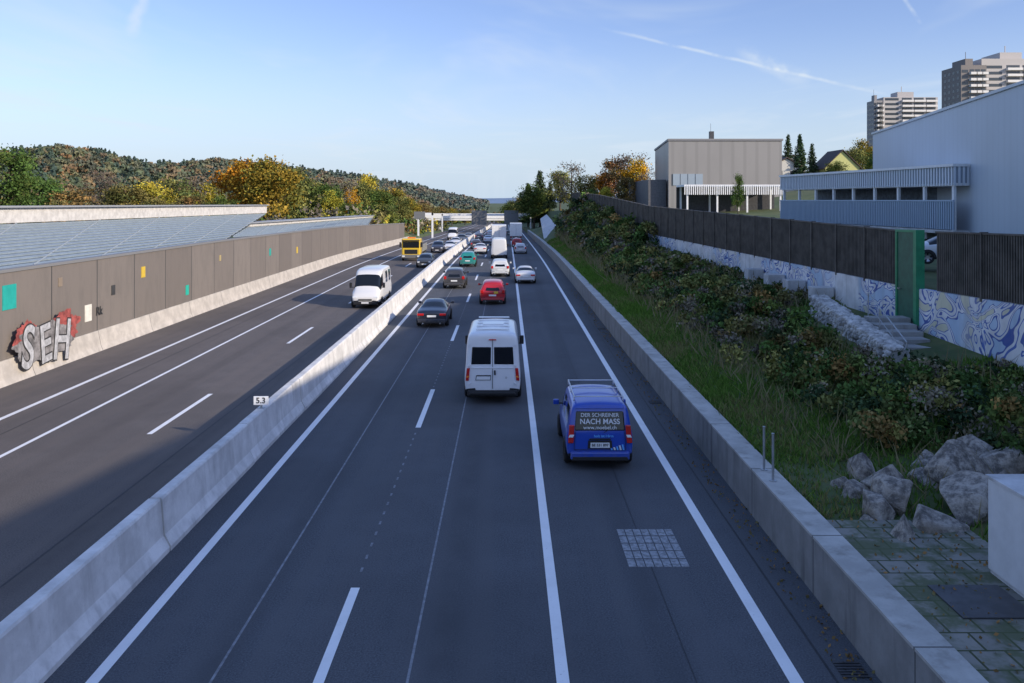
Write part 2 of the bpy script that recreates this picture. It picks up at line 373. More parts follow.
while y<170:
    pl=3.0
    if not(y+.05>GY1 or y+pl<GY0):
        y=GY1+.02; continue
    y2=min(y+pl,170)
    if y<GY0 and y2>GY0: y2=GY0
    seg(mb,y+.06,y2-.06,lambda q:ftop(q)-.1,lambda q:fbot(q)+.05,.12,.16,1)
    q=y+.07; stp=.14 if y<80 else .28
    while q<y2-.08:
        seg(mb,q,q+stp*.5,lambda t:ftop(t)-.06,lambda t:fbot(t)+.02,.03,.12,0); q+=stp
    seg(mb,y,y2,lambda t:ftop(t),lambda t:ftop(t)-.06,.0,.2,0)
    seg(mb,y-.05,y+.05,lambda t:ftop(t)+.03,lambda t:fbot(t)-.1,-.03,.22,0)
    y=y2
mb.obj('noise_barrier_fence',[m1,m2])
e=empty('green_door')
green=simple('green_paint',(.025,.22,.1),.45,nz=.15); 
mb=MB(); seg(mb,GY0+.12,GY1-.12,lambda y:ftop(y)-.05,lambda y:2.6,-.08,-.02); mb.obj('leaf',[simple('green_dark',(.02,.1,.06),.5,nz=.2)],e)
mb=MB(); seg(mb,GY0-.1,GY0+.12,lambda y:ftop(y)+.03,lambda y:2.5,-.12,.22); seg(mb,GY1-.12,GY1,lambda y:ftop(y)+.03,lambda y:2.5,-.12,.22); seg(mb,GY0+.12,GY1-.12,lambda y:ftop(y)+.03,lambda y:ftop(y)-.07,-.12,.2); mb.obj('frame',[green],e)
mb=MB(); seg(mb,GY1-.4,GY1-.25,lambda y:3.85,lambda y:3.8,-.16,-.09); mb.obj('handle',[M['steel']],e)
mb=MB()
ns=8
for i in range(ns):
    t=i/(ns-1); yy=34.3-t*5.4; xx=15.85-t*.9; z=2.75-t*1.1
    mb.box(xx-1.5,xx+.05,yy-.72,yy,z-.9,z)
mb.obj('stairs',[concrete('stair_concrete',(.36,.36,.35),0,.4)])
q=MB()
for i in range(4):
    t=i/3; yy=34-t*5.2; xx=14.4-t*.9; z=2.75-t*1.1
    q.cyl((xx,yy,z-.2),(xx,yy,z+.95),.022,.022,6)
q.cyl((14.4,34,3.7),(13.5,28.8,2.6),.022,.022,6); q.cyl((14.4,34,3.25),(13.5,28.8,2.15),.015,.015,6); q.obj('handrail',[M['steel']])
mb=MB(); R=[rockverts(50+i,(1,1,1),1) for i in range(6)]
for i in range(1200):
    t=random.random(); yy=29+t*10; x0=13.0+t*.9; zt=2.35+t*.65; zz=random.uniform(zt-1.35,zt); xx=x0+random.uniform(-.04,.06)
    if i%3==0: zz=zt; xx=x0+.6*random.random()
    r=random.uniform(.09,.17); V,Fc=random.choice(R); mb.add([(xx+v[0]*r,yy+v[1]*r*1.3,zz+v[2]*r*.8) for v in V],Fc)
mb.add([(13.05,29,.5),(13.7,29,.5),(14.6,39,.5),(13.95,39,.5),(13.05,29,2.3),(13.7,29,2.3),(14.6,39,2.95),(13.95,39,2.95)],BF)
mb.obj('stone_retaining_wall',[simple('gabion_stone',(.45,.44,.42),.9,nz=.4,scale=2.5)])
for yy in(41,44.5,47.5,51):
    x=fx(yy); box('concrete_block',x-1.0,x-.06,yy,yy+.9,fbase(yy)-.4,fbase(yy)+.75,M['slab'],None,.03)
# ---------------------------------------------------------------- left noise wall
WX=-20.2
m,nt,b=newmat('noise_wall_panels'); setin(b,'Roughness',.85); Y=sepxyz(nt)[1]
idx=math_(nt,'FLOOR',math_(nt,'DIVIDE',Y,4.2)); wn=N(nt,'ShaderNodeTexWhiteNoise',noise_dimensions='1D'); nt.links.new(idx,wn.inputs['W'])
c=mixc(nt,wn.outputs[0],(.155,.135,.12),(.2,.175,.155)); n=noise(nt,2.5,4,.65,stretch=(1,1,.25)); c=mixc(nt,math_(nt,'MULTIPLY',ramp(nt,n,.4,.7),.4),c,(.12,.11,.1))
fr=math_(nt,'LESS_THAN',math_(nt,'FRACT',math_(nt,'DIVIDE',Y,4.2)),.02); c=mixc(nt,fr,c,(.05,.05,.05))
nt.links.new(c,b.inputs['Base Color']); bump(nt,b,noise(nt,18,4,.7),.4,.02); M['nwall']=m
wt=lambda y: zp(y)+interp(y,[0,60,160,400],[4.5,4.45,3.7,3.4])
def seg2(mb,y0,y1,zt,zb,xa,xb,mi=0):
    mb.add([(xa,y0,zb(y0)),(xb,y0,zb(y0)),(xb,y1,zb(y1)),(xa,y1,zb(y1)),(xa,y0,zt(y0)),(xb,y0,zt(y0)),(xb,y1,zt(y1)),(xa,y1,zt(y1))],BF,mi)
e=empty('noise_barrier_wall')
mb=MB(); ys=yrange(4,168,4.2)
for a,b_ in zip(ys[:-1],ys[1:]): seg2(mb,a,b_,wt,lambda y:zp(y)+.98,WX-.3,WX)
mb.obj('panels',[M['nwall']],e)
mb=MB()
for a,b_ in zip(ys[:-1],ys[1:]): seg2(mb,a,b_,lambda y:wt(y)+.13,lambda y:wt(y)+.002,WX-.35,WX+.05)
mb.obj('coping',[simple('wall_cap',(.2,.2,.2),.6)],e)
mb=MB()
sweep(mb,[(-20.55,-.1),(-20.55,.97),(-20.14,.97),(-20.0,.25),(-19.9,0),(-19.9,-.1)],yrange(4,175,5),zero,zp); mb.obj('plinth',[M['plinth']],e)
for px,py,col,s in((9,297,(.02,.35,.3),(.95,1.0)),(143,272,(.6,.42,.05),.6),(187,290,(.02,.4,.3),.62),(220,258,(.4,.32,.15),.4),(88,313,(.7,.68,.6),.8),(113,290,(.05,.05,.05),.5),(297,250,(.6,.42,.05),.6),(270,252,(.02,.35,.3),.6),(60,282,(.25,.2,.15),.4)):
    yy=F*(-WX)/(VX-px); z=H-(py-VY)*yy/F; s=s if isinstance(s,tuple) else (s*.8,s)
    box('colour_panel',WX,WX+.03,yy-s[0]/2,yy+s[0]/2,z-s[1]/2,z+s[1]/2,simple('panel_paint',col,.5,nz=.1),e)
g=empty('graffiti_lettering')
red=simple('spray_red',(.3,.07,.06),.7,nz=.5); gw=simple('spray_silver',(.4,.405,.42),.6,nz=.35); gk=simple('spray_black',(.03,.03,.03),.7); gg=simple('spray_grey',(.2,.19,.19),.7,nz=.5)
def blob(cy,cz,ry,rz,x,mat,seed):
    V=[(x,cy,cz)]; n=72
    for i in range(n):
        t=2*math.pi*i/n; k=1+.3*mnoise.noise(Vector((math.cos(t)*2+seed,math.sin(t)*2,0)))+.2*mnoise.noise(Vector((math.cos(t)*7+seed,math.sin(t)*7,3)))
        V.append((x,cy+ry*math.cos(t)*k,cz+rz*math.sin(t)*k))
    mobj('spray_cloud',V,[(0,i+1,(i+1)%n+1) for i in range(n)],mat,parent=g)
blob(36.7,1.25,2.2,.85,-19.885,gg,1); blob(38.4,1.7,1.2,.75,-19.888,red,4); blob(35.3,1.7,.9,.7,-19.889,red,6)
for s,yy,zz,sz,rr in(('S',35.4,1.2,2.5,.12),('E',36.75,1.15,2.3,-.1),('H',38.1,1.1,2.5,.14)):
    text('outline',s,sz,(-19.87,yy,zz),(math.pi/2,rr,math.pi/2),gk,g,.1,sx=.82); text('letter',s,sz,(-19.86,yy,zz),(math.pi/2,rr,math.pi/2),gw,g,.04,sx=.82)
text('tag','Rk',.6,(WX+.04,42.2,1.9),(math.pi/2,0,math.pi/2),gk,g,.01)
e=empty('louvred_gallery_roof')
lm=simple('louvre_slat',(.24,.29,.32),.6,nz=.12); ldk=simple('louvre_gap_shade',(.07,.09,.105),.6)
def louv(y0b,y0t,y1b,y1t,xt,zt0,zt1,nl,parent,zb0=4.7,zb1=4.6,bw=.55):
    mb=MB(); A0=Vector((-20.55,y0b,zb0+zp(y0b))); A1=Vector((-20.55,y1b,zb1+zp(y1b)-.1)); B0=Vector((xt,y0t,zt0)); B1=Vector((xt,y1t,zt1))
    dn=Vector((0,0,-.14)); mb.add([A0+dn,A1+dn,B1+dn,B0+dn],[(0,1,2,3)],2)  # dark sheet below the slats, painting the shade in the gaps
    for i in range(nl):
        t=(i+.1)/nl; t2=(i+.62)/nl
        p=A0.lerp(B0,t);q=A1.lerp(B1,t);r=A1.lerp(B1,t2);s=A0.lerp(B0,t2)
        dz=Vector((0,0,-.06)); mb.add([p,q,r,s,p+dz,q+dz,r+dz,s+dz],[(0,1,2,3),(7,6,5,4),(0,4,5,1),(1,5,6,2),(2,6,7,3),(3,7,4,0)],0)
    nr=int((y1b-y0b)/6)
    for i in range(nr+1):
        t=i/nr; p=A0.lerp(A1,t); q=B0.lerp(B1,t); mb.add([p+Vector((0,-.04,.003)),p+Vector((0,.04,.003)),q+Vector((0,.04,.003)),q+Vector((0,-.04,.003)),p+Vector((0,-.04,.05)),p+Vector((0,.04,.05)),q+Vector((0,.04,.05)),q+Vector((0,-.04,.05))],BF,1)
    mb.obj('louvres',[lm,simple('louvre_rib',(.34,.38,.41),.5),ldk],parent)
    mb=MB(); n=10
    for i in range(n):
        p=B0.lerp(B1,i/n); q=B0.lerp(B1,(i+1)/n)
        for (dx0,dx1,dz0,dz1,mi) in((.1,-1.6,.0,bw,0),(.35,-1.8,bw+.003,bw+.1,1)):
            mb.add([(p.x+dx1,p.y,p.z+dz0),(p.x+dx0,p.y,p.z+dz0),(q.x+dx0,q.y,q.z+dz0),(q.x+dx1,q.y,q.z+dz0),(p.x+dx1,p.y,p.z+dz1),(p.x+dx0,p.y,p.z+dz1),(q.x+dx0,q.y,q.z+dz1),(q.x+dx1,q.y,q.z+dz1)],BF,mi)
    mb.obj('edge_beam',[simple('beam_white',(.55,.53,.5),.6,nz=.15),simple('beam_cap',(.3,.31,.32),.5)],parent)
louv(6,8,62,92,-26,6.35,6.0,14,e,bw=.8)
louv(64,78,125,150,-23.6,4.95,4.35,8,e,4.65,4.0,.3)
# ---------------------------------------------------------------- buildings
def prism(mb,pts,z0,z1,mi=0):
    n=len(pts); V=[(p[0],p[1],z0) for p in pts]+[(p[0],p[1],z1) for p in pts]
    mb.add(V,[(i,(i+1)%n,n+(i+1)%n,n+i) for i in range(n)]+[tuple(range(n))[::-1],tuple(range(n,2*n))],mi)
e=empty('warehouse_hall'); mb=MB()
A=(18.6,-10);B=(38.6,90); prism(mb,[A,(90,-20),(100,95),B],2,14.3); mb.obj('walls',[M['hall']],e)
mb=MB(); prism(mb,[(A[0]-.12,A[1]-.1),(90.2,-20.2),(100.2,95.2),(B[0]-.12,B[1]+.12)],14.302,14.5); mb.obj('roof_edge',[simple('flashing',(.45,.5,.55),.4)],e)
e=empty('parking_canopy'); P0=Vector((28.2,88,0)); P1=Vector((31.4,60,0)); dirv=(P1-P0); L=dirv.length; u=dirv.normalized(); nrm=Vector((-u.y,u.x,0))
if nrm.x<0: nrm=-nrm
def pt(s,dn,z): return P0+u*s+nrm*dn+Vector((0,0,z))
def obx(mb,s0,s1,d0,d1,z0,z1,mi=0): mb.add([pt(s0,d0,z0),pt(s1,d0,z0),pt(s1,d1,z0),pt(s0,d1,z0),pt(s0,d0,z1),pt(s1,d0,z1),pt(s1,d1,z1),pt(s0,d1,z1)],BF,mi)
mb=MB(); s=0
while s<L: obx(mb,s,s+.16,0,.06,8.45,9.75); s+=.34
dd=0
while dd<4.5: obx(mb,L+.01,L+.06,dd,dd+.16,8.45,9.75); dd+=.34
mb.obj('fascia_lamellae',[simple('lamella_blue',(.62,.68,.75),.5)],e)
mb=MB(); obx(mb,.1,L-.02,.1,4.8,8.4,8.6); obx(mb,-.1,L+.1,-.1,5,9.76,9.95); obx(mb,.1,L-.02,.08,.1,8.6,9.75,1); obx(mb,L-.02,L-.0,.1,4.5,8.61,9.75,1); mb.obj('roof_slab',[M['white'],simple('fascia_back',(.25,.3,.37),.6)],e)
mb=MB()
for i in range(9):
    s=.3+i*(L-.7)/8
    obx(mb,s,s+.22,.15,.35,4.5,8.4)
    if i%2==0: obx(mb,s,s+.2,4.5,4.7,4.5,8.4)
mb.obj('columns',[M['white']],e)
mb=MB(); s=0
while s<L: obx(mb,s,s+.12,-.02,.04,5.3,7.3); s+=.26
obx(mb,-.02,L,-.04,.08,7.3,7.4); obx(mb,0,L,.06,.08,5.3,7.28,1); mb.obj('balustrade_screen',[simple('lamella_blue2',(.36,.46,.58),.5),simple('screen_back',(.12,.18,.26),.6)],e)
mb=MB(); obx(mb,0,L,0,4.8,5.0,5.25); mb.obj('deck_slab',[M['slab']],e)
mb=MB(); obx(mb,.2,L-.2,3.6,3.7,5.26,8.38); mb.obj('rear_wall',[simple('canopy_rear_wall',(.12,.15,.19),.7,nz=.3)],e)  # rear wall in dark blue-grey with random tone
e=empty('industrial_building')
mb=MB(); prism(mb,[(32.2,170),(54.8,170),(54.8,200),(35.6,205)],4,19.2); mb.obj('walls',[M['tan']],e)
mb=MB(); prism(mb,[(32.0,169.8),(55,169.8),(55,200.2),(35.4,205.2)],19.203,19.6); mb.obj('parapet',[simple('parapet_grey',(.2,.2,.21),.6)],e)
mb=MB(); mb.box(33,39,169.9,169.98,10.3,12.6,1); mb.box(44,44.9,185,186,19.6,22.3,0); mb.box(44.15,44.2,185,185.05,22.3,24,0)
for i in range(4): mb.box(33+i*1.5,33.06+i*1.5,169.85,169.9,10.3,12.6,0)
mb.obj('windows_and_flue',[M['dark'],simple('window_pale',(.3,.36,.42),.2)],e)
box('lower_wing',28.5,32.1,172,200,4,11.5,simple('wing_grey',(.1,.1,.11),.6,nz=.2),e)
e=empty('delivery_canopy'); mb=MB(); mb.box(26.6,42,128,134,9.4,9.7); 
x=26.6
while x<41.9: mb.box(x,x+.16,127.9,127.98,8.2,9.6); x+=.32
mb.obj('roof',[M['white']],e); mb=MB()
for x in(27,31.5,36,41): mb.box(x,x+.25,128.2,128.45,4.5,9.4); mb.box(x,x+.25,133,133.3,4.5,9.4)
mb.box(26.6,42,134,134.1,4.5,9.4,1); mb.obj('columns',[M['white'],M['dark']],e)
def highrise(x0,x1,y0,y1,z0,z1,wall):
    e=empty('apartment_tower'); fl=2.9; n=int((z1-z0)/fl)
    mb=MB(); mb.box(x0,x1,y0,y1,z0,z1,0)
    ww=(x1-x0)
    for i in range(n):
        z=z0+i*fl
        mb.box(x0+ww*.03,x0+ww*.28,y0-.06,y0-.01,z+1.0,z+2.4,2)
        for k in range(3):
            a=x0+ww*(.34+.22*k); b=a+ww*.18
            mb.box(a,b,y0-.08,y0-.01,z+.9,z+2.6,2); mb.box(a-.4,b+.4,y0-2.0,y0-.09,z,z+1.15,1)
        for k in range(4):
            a=y0+(y1-y0)*(.1+.22*k); mb.box(x0-.06,x0-.01,a,a+1.8,z+1.0,z+2.3,2)
    mb.box(x0+ww*.3,x0+ww*.6,y0+3,y1-3,z1,z1+3.5,0); mb.box(x0+ww*.4,x0+ww*.41,y0+5,y0+5.3,z1+3.5,z1+7,0)
    mb.obj('block',[wall,simple('balcony_white',(.68,.66,.63),.6),simple('window_dark',(.05,.06,.07),.2)],e)
gb=simple('tower_grey_brown',(.2,.18,.17),.8,nz=.1); gw2=simple('tower_grey',(.27,.26,.26),.8,nz=.1)
highrise(214,226,402,420,20,71,gb); highrise(227,262,408,430,20,75,simple('tower_pale',(.45,.42,.4),.8))
highrise(216,221,502,512,10,66,gw2); highrise(222,254,503,518,10,68,simple('tower_pale2',(.42,.4,.39),.8))
def house(x0,x1,y0,y1,z0,zw,zr,wall,roof):
    e=empty('house'); mb=MB(); mb.box(x0,x1,y0,y1,z0,zw); xm=(x0+x1)/2
    mb.add([(x0,y0,zw),(x1,y0,zw),(xm,y0,zr-.2),(x0,y1,zw),(x1,y1,zw),(xm,y1,zr-.2)],[(0,1,2),(5,4,3)]); mb.obj('walls',[wall],e)
    mb=MB()
    for a,b in((x0-.6,xm),(x1+.6,xm)):
        zz=zw-.5; mb.add([(a,y0-.5,zz),(a,y1+.5,zz),(b,y1+.5,zr),(b,y0-.5,zr),(a,y0-.5,zz+.25),(a,y1+.5,zz+.25),(b,y1+.5,zr+.25),(b,y0-.5,zr+.25)],BF)
    mb.obj('roof',[roof],e); mb=MB()
    for fx_ in(.2,.6): mb.box(x0+(x1-x0)*fx_,x0+(x1-x0)*(fx_+.18),y0-.05,y0-.01,zw-2.2,zw-.8)
    mb.obj('windows',[M['glass']],e)
roofm=simple('roof_tiles',(.07,.05,.045),.8,nz=.3); hw=simple('render_white',(.55,.53,.48),.8)
house(66,75,215,225,8,15.5,18,hw,roofm); house(77,84,240,252,9,16.5,20,hw,roofm); house(84,93,225,235,9,16,20.5,simple('render_yellow',(.5,.5,.2),.8),roofm); house(50,57,205,212,8,13,15.5,hw,roofm)
# ---------------------------------------------------------------- foliage
def quads(C,S,col,name,mats,extraV=None,extraF=None,flat=.6,up=0.0,parent=None,obj=True):
    n=len(C); u=rng.normal(size=(n,3)); u/=np.linalg.norm(u,axis=1)[:,None]
    a=rng.normal(size=(n,3)); a[:,2]+=up; v=np.cross(u,a); v/=np.linalg.norm(v,axis=1)[:,None]+1e-9
    S=np.asarray(S)[:,None]; P=np.stack([C-u*S,C-v*S*flat,C+u*S,C+v*S*flat],1).reshape(-1,3)
    ev=np.array(extraV).reshape(-1,3) if extraV else np.zeros((0,3))
    me=bpy.data.meshes.new(name); nv=4*n+len(ev); me.vertices.add(nv); me.vertices.foreach_set('co',np.concatenate([P,ev]).astype(np.float32).ravel())
    ef=extraF or []; loops=np.arange(4*n); 
    el=[i+4*n for f in ef for i in f]; tot=np.concatenate([np.full(n,4),np.array([len(f) for f in ef],int)]) if ef else np.full(n,4)
    alll=np.concatenate([loops,np.array(el,int)]) if ef else loops
    me.loops.add(len(alll)); me.loops.foreach_set('vertex_index',alll.astype(np.int32))
    me.polygons.add(len(tot)); st=np.concatenate([[0],np.cumsum(tot)[:-1]]); me.polygons.foreach_set('loop_start',st.astype(np.int32)); me.polygons.foreach_set('loop_total',tot.astype(np.int32))
    me.materials.append(mats[0]); 
    if len(mats)>1: me.materials.append(mats[1])
    me.polygons.foreach_set('material_index',np.concatenate([np.zeros(n,int),np.ones(len(ef),int)]).astype(np.int32))
    me.update(calc_edges=True)
    ca=me.color_attributes.new('Col','FLOAT_COLOR','POINT'); cc=np.ones((nv,4),np.float32); cc[:4*n,:3]=np.repeat(col,4,axis=0); ca.data.foreach_set('color',cc.ravel())
    if obj: return link(bpy.data.objects.new(name,me),parent)
    return me
PAL={'green':[(.075,.12,.032),(.06,.095,.028),(.12,.155,.042)],'yellow':[(.38,.29,.045),(.3,.25,.04),(.17,.18,.04)],'orange':[(.5,.27,.03),(.44,.21,.02),(.52,.35,.045)],
'brown':[(.24,.14,.055),(.18,.12,.05),(.14,.12,.05)],'olive':[(.15,.15,.05),(.2,.18,.06),(.11,.13,.045)],'dark':[(.035,.058,.028),(.048,.07,.032),(.03,.05,.026)],'twig':[(.16,.14,.11),(.2,.17,.12),(.13,.11,.09)]}
def tree_mesh(name,h,r,pal,n=6000,ls=.22,nclump=60):
    q=MB(); lean=random.uniform(-.05,.05); top=Vector((lean*h,0,h*.8)); q.cyl((0,0,-1),(lean*h*.4,0,h*.35),.028*h,.018*h,8); q.cyl((lean*h*.4,0,h*.35),top,.018*h,.004*h,6)
    cl=[]
    for i in range(nclump):
        t=random.random(); z=h*(.28+.7*t); rr=r*math.sqrt(max(.03,1-((t-.4)/.66)**2)); a=random.uniform(0,6.283); rad=rr*math.sqrt(random.random())*random.uniform(.75,1.12)
        c=Vector((math.cos(a)*rad+lean*z,math.sin(a)*rad,z)); cl.append(c)
        if i%3==0:
            s=Vector((lean*z*.5,0,max(h*.2,z-rad*.9))); q.cyl(s,c,.008*h,.002*h,5,0,False)
    cs=np.array([tuple(c) for c in cl]); k=rng.integers(0,nclump,n); sg=r*.17
    C=cs[k]+rng.normal(size=(n,3))*np.array([sg,sg,sg*.75]); p=np.array(PAL[pal]); cc=p[rng.integers(0,len(p),nclump)]*rng.uniform(.6,1.35,(nclump,1))
    col=cc[k]*rng.uniform(.7,1.3,(n,1)); S=rng.uniform(.6,1.3,n)*ls
    return quads(C,S,col,name,[M['leafd'],M['bark']],q.V,q.F,obj=False)
def conifer_mesh(name,h,r,n=5000,ls=.25):
    q=MB(); q.cyl((0,0,-1),(0,0,h),.016*h,.002*h,7); C=[];cc=[]
    nb=110
    for i in range(nb):
        t=i/nb; z=h*(.12+.87*t); rad=r*(1-t)**.85*random.uniform(.75,1.1); a=i*2.4+random.random(); e_=Vector((math.cos(a)*rad,math.sin(a)*rad,z-.12*rad)); s=Vector((0,0,z)); q.cyl(s,e_,.01*h*(1-t)+.01,.005,4,0,False)
        m=max(10,int(n/nb*(1.6*(1-t)+.25))); tt=rng.uniform(.15,1,m); P=np.array(s)[None]*(1-tt[:,None])+np.array(e_)[None]*tt[:,None]; P+=rng.normal(size=(m,3))*np.array([.06,.06,.045])*r; C.append(P); cc.append(np.array(random.choice(PAL['dark']))[None]*rng.uniform(.8,2.0,(m,1)))
    C=np.concatenate(C); cc=np.concatenate(cc); return quads(C,rng.uniform(.6,1.2,len(C))*ls,cc,name,[M['leafd'],M['bark']],q.V,q.F,obj=False)
TM={}
for k in('green','yellow','orange','brown','olive'):
    TM[k]=[tree_mesh(k+'_tree',12,4.6,k,6000,.24,45+10*i) for i in range(2)]
TM['bare']=[tree_mesh('bare_tree',12,4.2,'twig',1700,.2,50)]
TM['con']=[conifer_mesh('conifer',14,3.2),conifer_mesh('conifer',16,3.6)]
def put(kind,x,y,ztop,zb=None,nm=None,wid=1.0):
    me=random.choice(TM[kind]); hh={'con':15}.get(kind,12)
    if zb is None: zb=ground_z(x,y)
    s=(ztop-zb)/hh; o=bpy.data.objects.new(nm or ('conifer_tree' if kind=='con' else 'deciduous_tree' if kind in('green','olive') else 'autumn_tree'),me)
    o.location=(x,y,zb); o.scale=(s*wid,s*wid,s); o.rotation_euler=(0,0,random.uniform(0,6.28)); link(o)
def putp(kind,px,pyt,d,wid=1.0): put(kind,(px-VX)*d/F,d,H-(pyt-VY)*d/F,None,None,wid)
for a in [('green',8,152,150,1.0),('olive',-40,158,140,1.2),('green',38,180,190,1.3),('brown',75,190,190,1.5),('bare',100,170,210,.7),('bare',112,176,210,.7),('olive',128,188,200,1.4),('yellow',150,184,220,1.2),('olive',178,180,230,1.1),('bare',205,176,240,1.2),('yellow',208,186,240,1.0),
 ('orange',240,165,200,1.0),('yellow',268,162,190,1.1),('orange',256,168,195,.9),('olive',288,170,210,.9),('olive',308,182,230,1.1),('green',325,186,220,1.1),('bare',340,178,235,1.0),('orange',350,190,240,.7),('olive',358,184,260,1.0),('yellow',368,177,280,.8),('green',380,192,250,1.1),('olive',398,198,270,1.1),('yellow',410,200,300,1.0),('brown',425,204,330,1.1),('olive',385,205,215,1.3),('green',350,204,200,1.3),('brown',440,207,380,1.2),('yellow',452,209,420,1.2),
 ('green',225,198,180,1.3),('brown',190,198,190,1.2),('olive',160,200,180,1.2),('olive',465,210,450,1.4),('yellow',395,190,290,.8),('yellow',331,193,215,.7),
 ('con',528,180,300,1.3),('con',540,174,280,1.3),('green',534,186,270,1.1),('con',550,184,260,1.2),('olive',560,172,260,1.0),('bare',572,163,250,1.0),('olive',585,176,230,1.0),('orange',600,176,240,.9),('brown',618,158,240,.9),('orange',636,162,220,.8),('bare',632,154,225,1.0),('brown',628,178,190,.9),('yellow',606,188,190,1.0),('green',592,190,180,1.1),('bare',648,172,215,1.0),('olive',520,198,380,1.2),('olive',575,194,190,1.0),('green',512,202,450,1.4),
 ('con',800,130,215,.95),('con',788,138,225,.9),('con',812,146,230,1),('green',738,176,122,.4),('olive',855,150,240,1.2),('brown',775,160,235,1.0),('green',835,162,210,1.2),('yellow',862,142,260,.8),('green',880,150,230,1.2)]:
    putp(*a)
# shrubs on the bank
C=[];S=[];K=[]
def clump(x,y,z,r,n,ls,pal,zs=.8):
    p=np.array(PAL[pal][random.randrange(3)])*random.uniform(.7,1.3)
    pp=rng.normal(size=(n,3)); pp/=np.linalg.norm(pp,axis=1)[:,None]; pp*=rng.uniform(.3,1.15,(n,1))*r; pp[:,2]*=zs
    C.append(pp+np.array([x,y,z])); S.append(rng.uniform(.6,1.3,n)*ls); K.append(p[None]*rng.uniform(.5,1.55,(n,1)))
def ok(x,y): return not(12.3<x<16.3 and 28<y<40.5) 
for i in range(2300):
    y=13+ (random.random()**1.5)*135; f=fx(y); x=random.uniform(8.5+ .9*mnoise.noise(Vector((y*.15,0,0))),f-.3)
    if y<20.8 and x<11.2: continue
    if not ok(x,y): continue
    dens=mnoise.noise(Vector((x*.45,y*.22,9)))
    if dens<-.38 and y<75: continue
    t=(x-9)/(f-9)
    hgt=interp(y,[13,30,50,70,100,140],[1.6,1.55,1.5,1.9,3.0,3.8])*(.3+.7*(.5+.5*mnoise.noise(Vector((x*.4,y*.28,3))))*1.6)*min(1,.45+t*1.3)
    if x>f-2.4 and 24<y<80: hgt*=.2
    elif x>f-3.6 and 24<y<80: hgt*=.6
    if x>f-1.6 and y<=24: hgt*=.5
    if 25<y<40 and x>11.6: hgt*=.5
    r=random.uniform(.2,.48)*(1+y/120)*(.7 if (x>f-2.4 and y<80) else 1); z0=ground_z(x,y); z=z0+random.random()*hgt
    z_=mnoise.noise(Vector((x*.3,y*.2,20)))
    pal=random.choices(['green','olive','dark','brown','twig'],[5+4*z_,4,2.0+2*z_,1.0,2.8-3*z_])[0]
    clump(x,y,z,r,int(125 if y<50 else 90),(.042 if pal!='twig' else .028)+.0014*y,pal)
C=np.concatenate(C);S=np.concatenate(S);K=np.concatenate(K); quads(C,S,K,'shrubbery',[M['leafd']])
# grass
n=150000; yy=12+120*rng.random(n)**1.7; xx=np.array([6.35+ (fx(y)-6.4)*rng.random()**1.4 for y in yy])
keep=(~((yy<17.2)&(xx<8.9)))&(~((xx>12.9)&(yy>28.5)&(yy<39.5)))&(~((yy<20.5)&(xx<11)&(rng.random(n)<.6))); xx=xx[keep];yy=yy[keep]; n=len(xx)
zz=np.array([ground_z(a,b) for a,b in zip(xx,yy)]); tall=(rng.random(n)<.06)&(xx>7.6)
h=rng.uniform(.05,.16,n)*(1+yy/60)*np.where(tall,3.4,1); wd=.012+.0006*yy; a=rng.uniform(0,6.28,n); le=rng.normal(size=(n,2))*h[:,None]*.5
V=np.zeros((n,3,3)); V[:,0]=np.stack([xx-np.cos(a)*wd,yy-np.sin(a)*wd,zz-.02],1); V[:,1]=np.stack([xx+np.cos(a)*wd,yy+np.sin(a)*wd,zz-.02],1); V[:,2]=np.stack([xx+le[:,0],yy+le[:,1],zz+h],1)
me=bpy.data.meshes.new('grass'); me.vertices.add(3*n); me.vertices.foreach_set('co',V.astype(np.float32).ravel()); me.loops.add(3*n); me.loops.foreach_set('vertex_index',np.arange(3*n,dtype=np.int32)); me.polygons.add(n); me.polygons.foreach_set('loop_start',np.arange(0,3*n,3,dtype=np.int32)); me.polygons.foreach_set('loop_total',np.full(n,3,np.int32)); me.update(calc_edges=True)
gp=np.array([(.12,.21,.035),(.095,.165,.03),(.15,.22,.05),(.21,.19,.08)]); pn=np.array([mnoise.noise(Vector((a*.5,b*.3,7))) for a,b in zip(xx,yy)])
gc=gp[np.clip((rng.random(n)*2.6+.8+pn*3).astype(int),0,3)]*rng.uniform(.7,1.3,(n,1)); gc[tall]=np.array([.24,.2,.11])
ca=me.color_attributes.new('Col','FLOAT_COLOR','POINT'); cc=np.ones((3*n,4),np.float32); cc[:,:3]=np.repeat(gc,3,axis=0); ca.data.foreach_set('color',cc.ravel()); me.materials.append(M['leaf']); link(bpy.data.objects.new('grass',me))
n=900; C=np.stack([rng.uniform(5.2,5.74,n),11+60*rng.random(n)**1.3,np.full(n,.02)],1); C2=np.stack([rng.uniform(6.4,8.8,300),rng.uniform(10,17,300),np.full(300,1.08)],1); C=np.concatenate([C,C2])
quads(C,rng.uniform(.02,.05,len(C)),np.array(PAL['brown'])[rng.integers(0,3,len(C))]*1.3,'fallen_leaves',[M['leafd']],flat=.6)
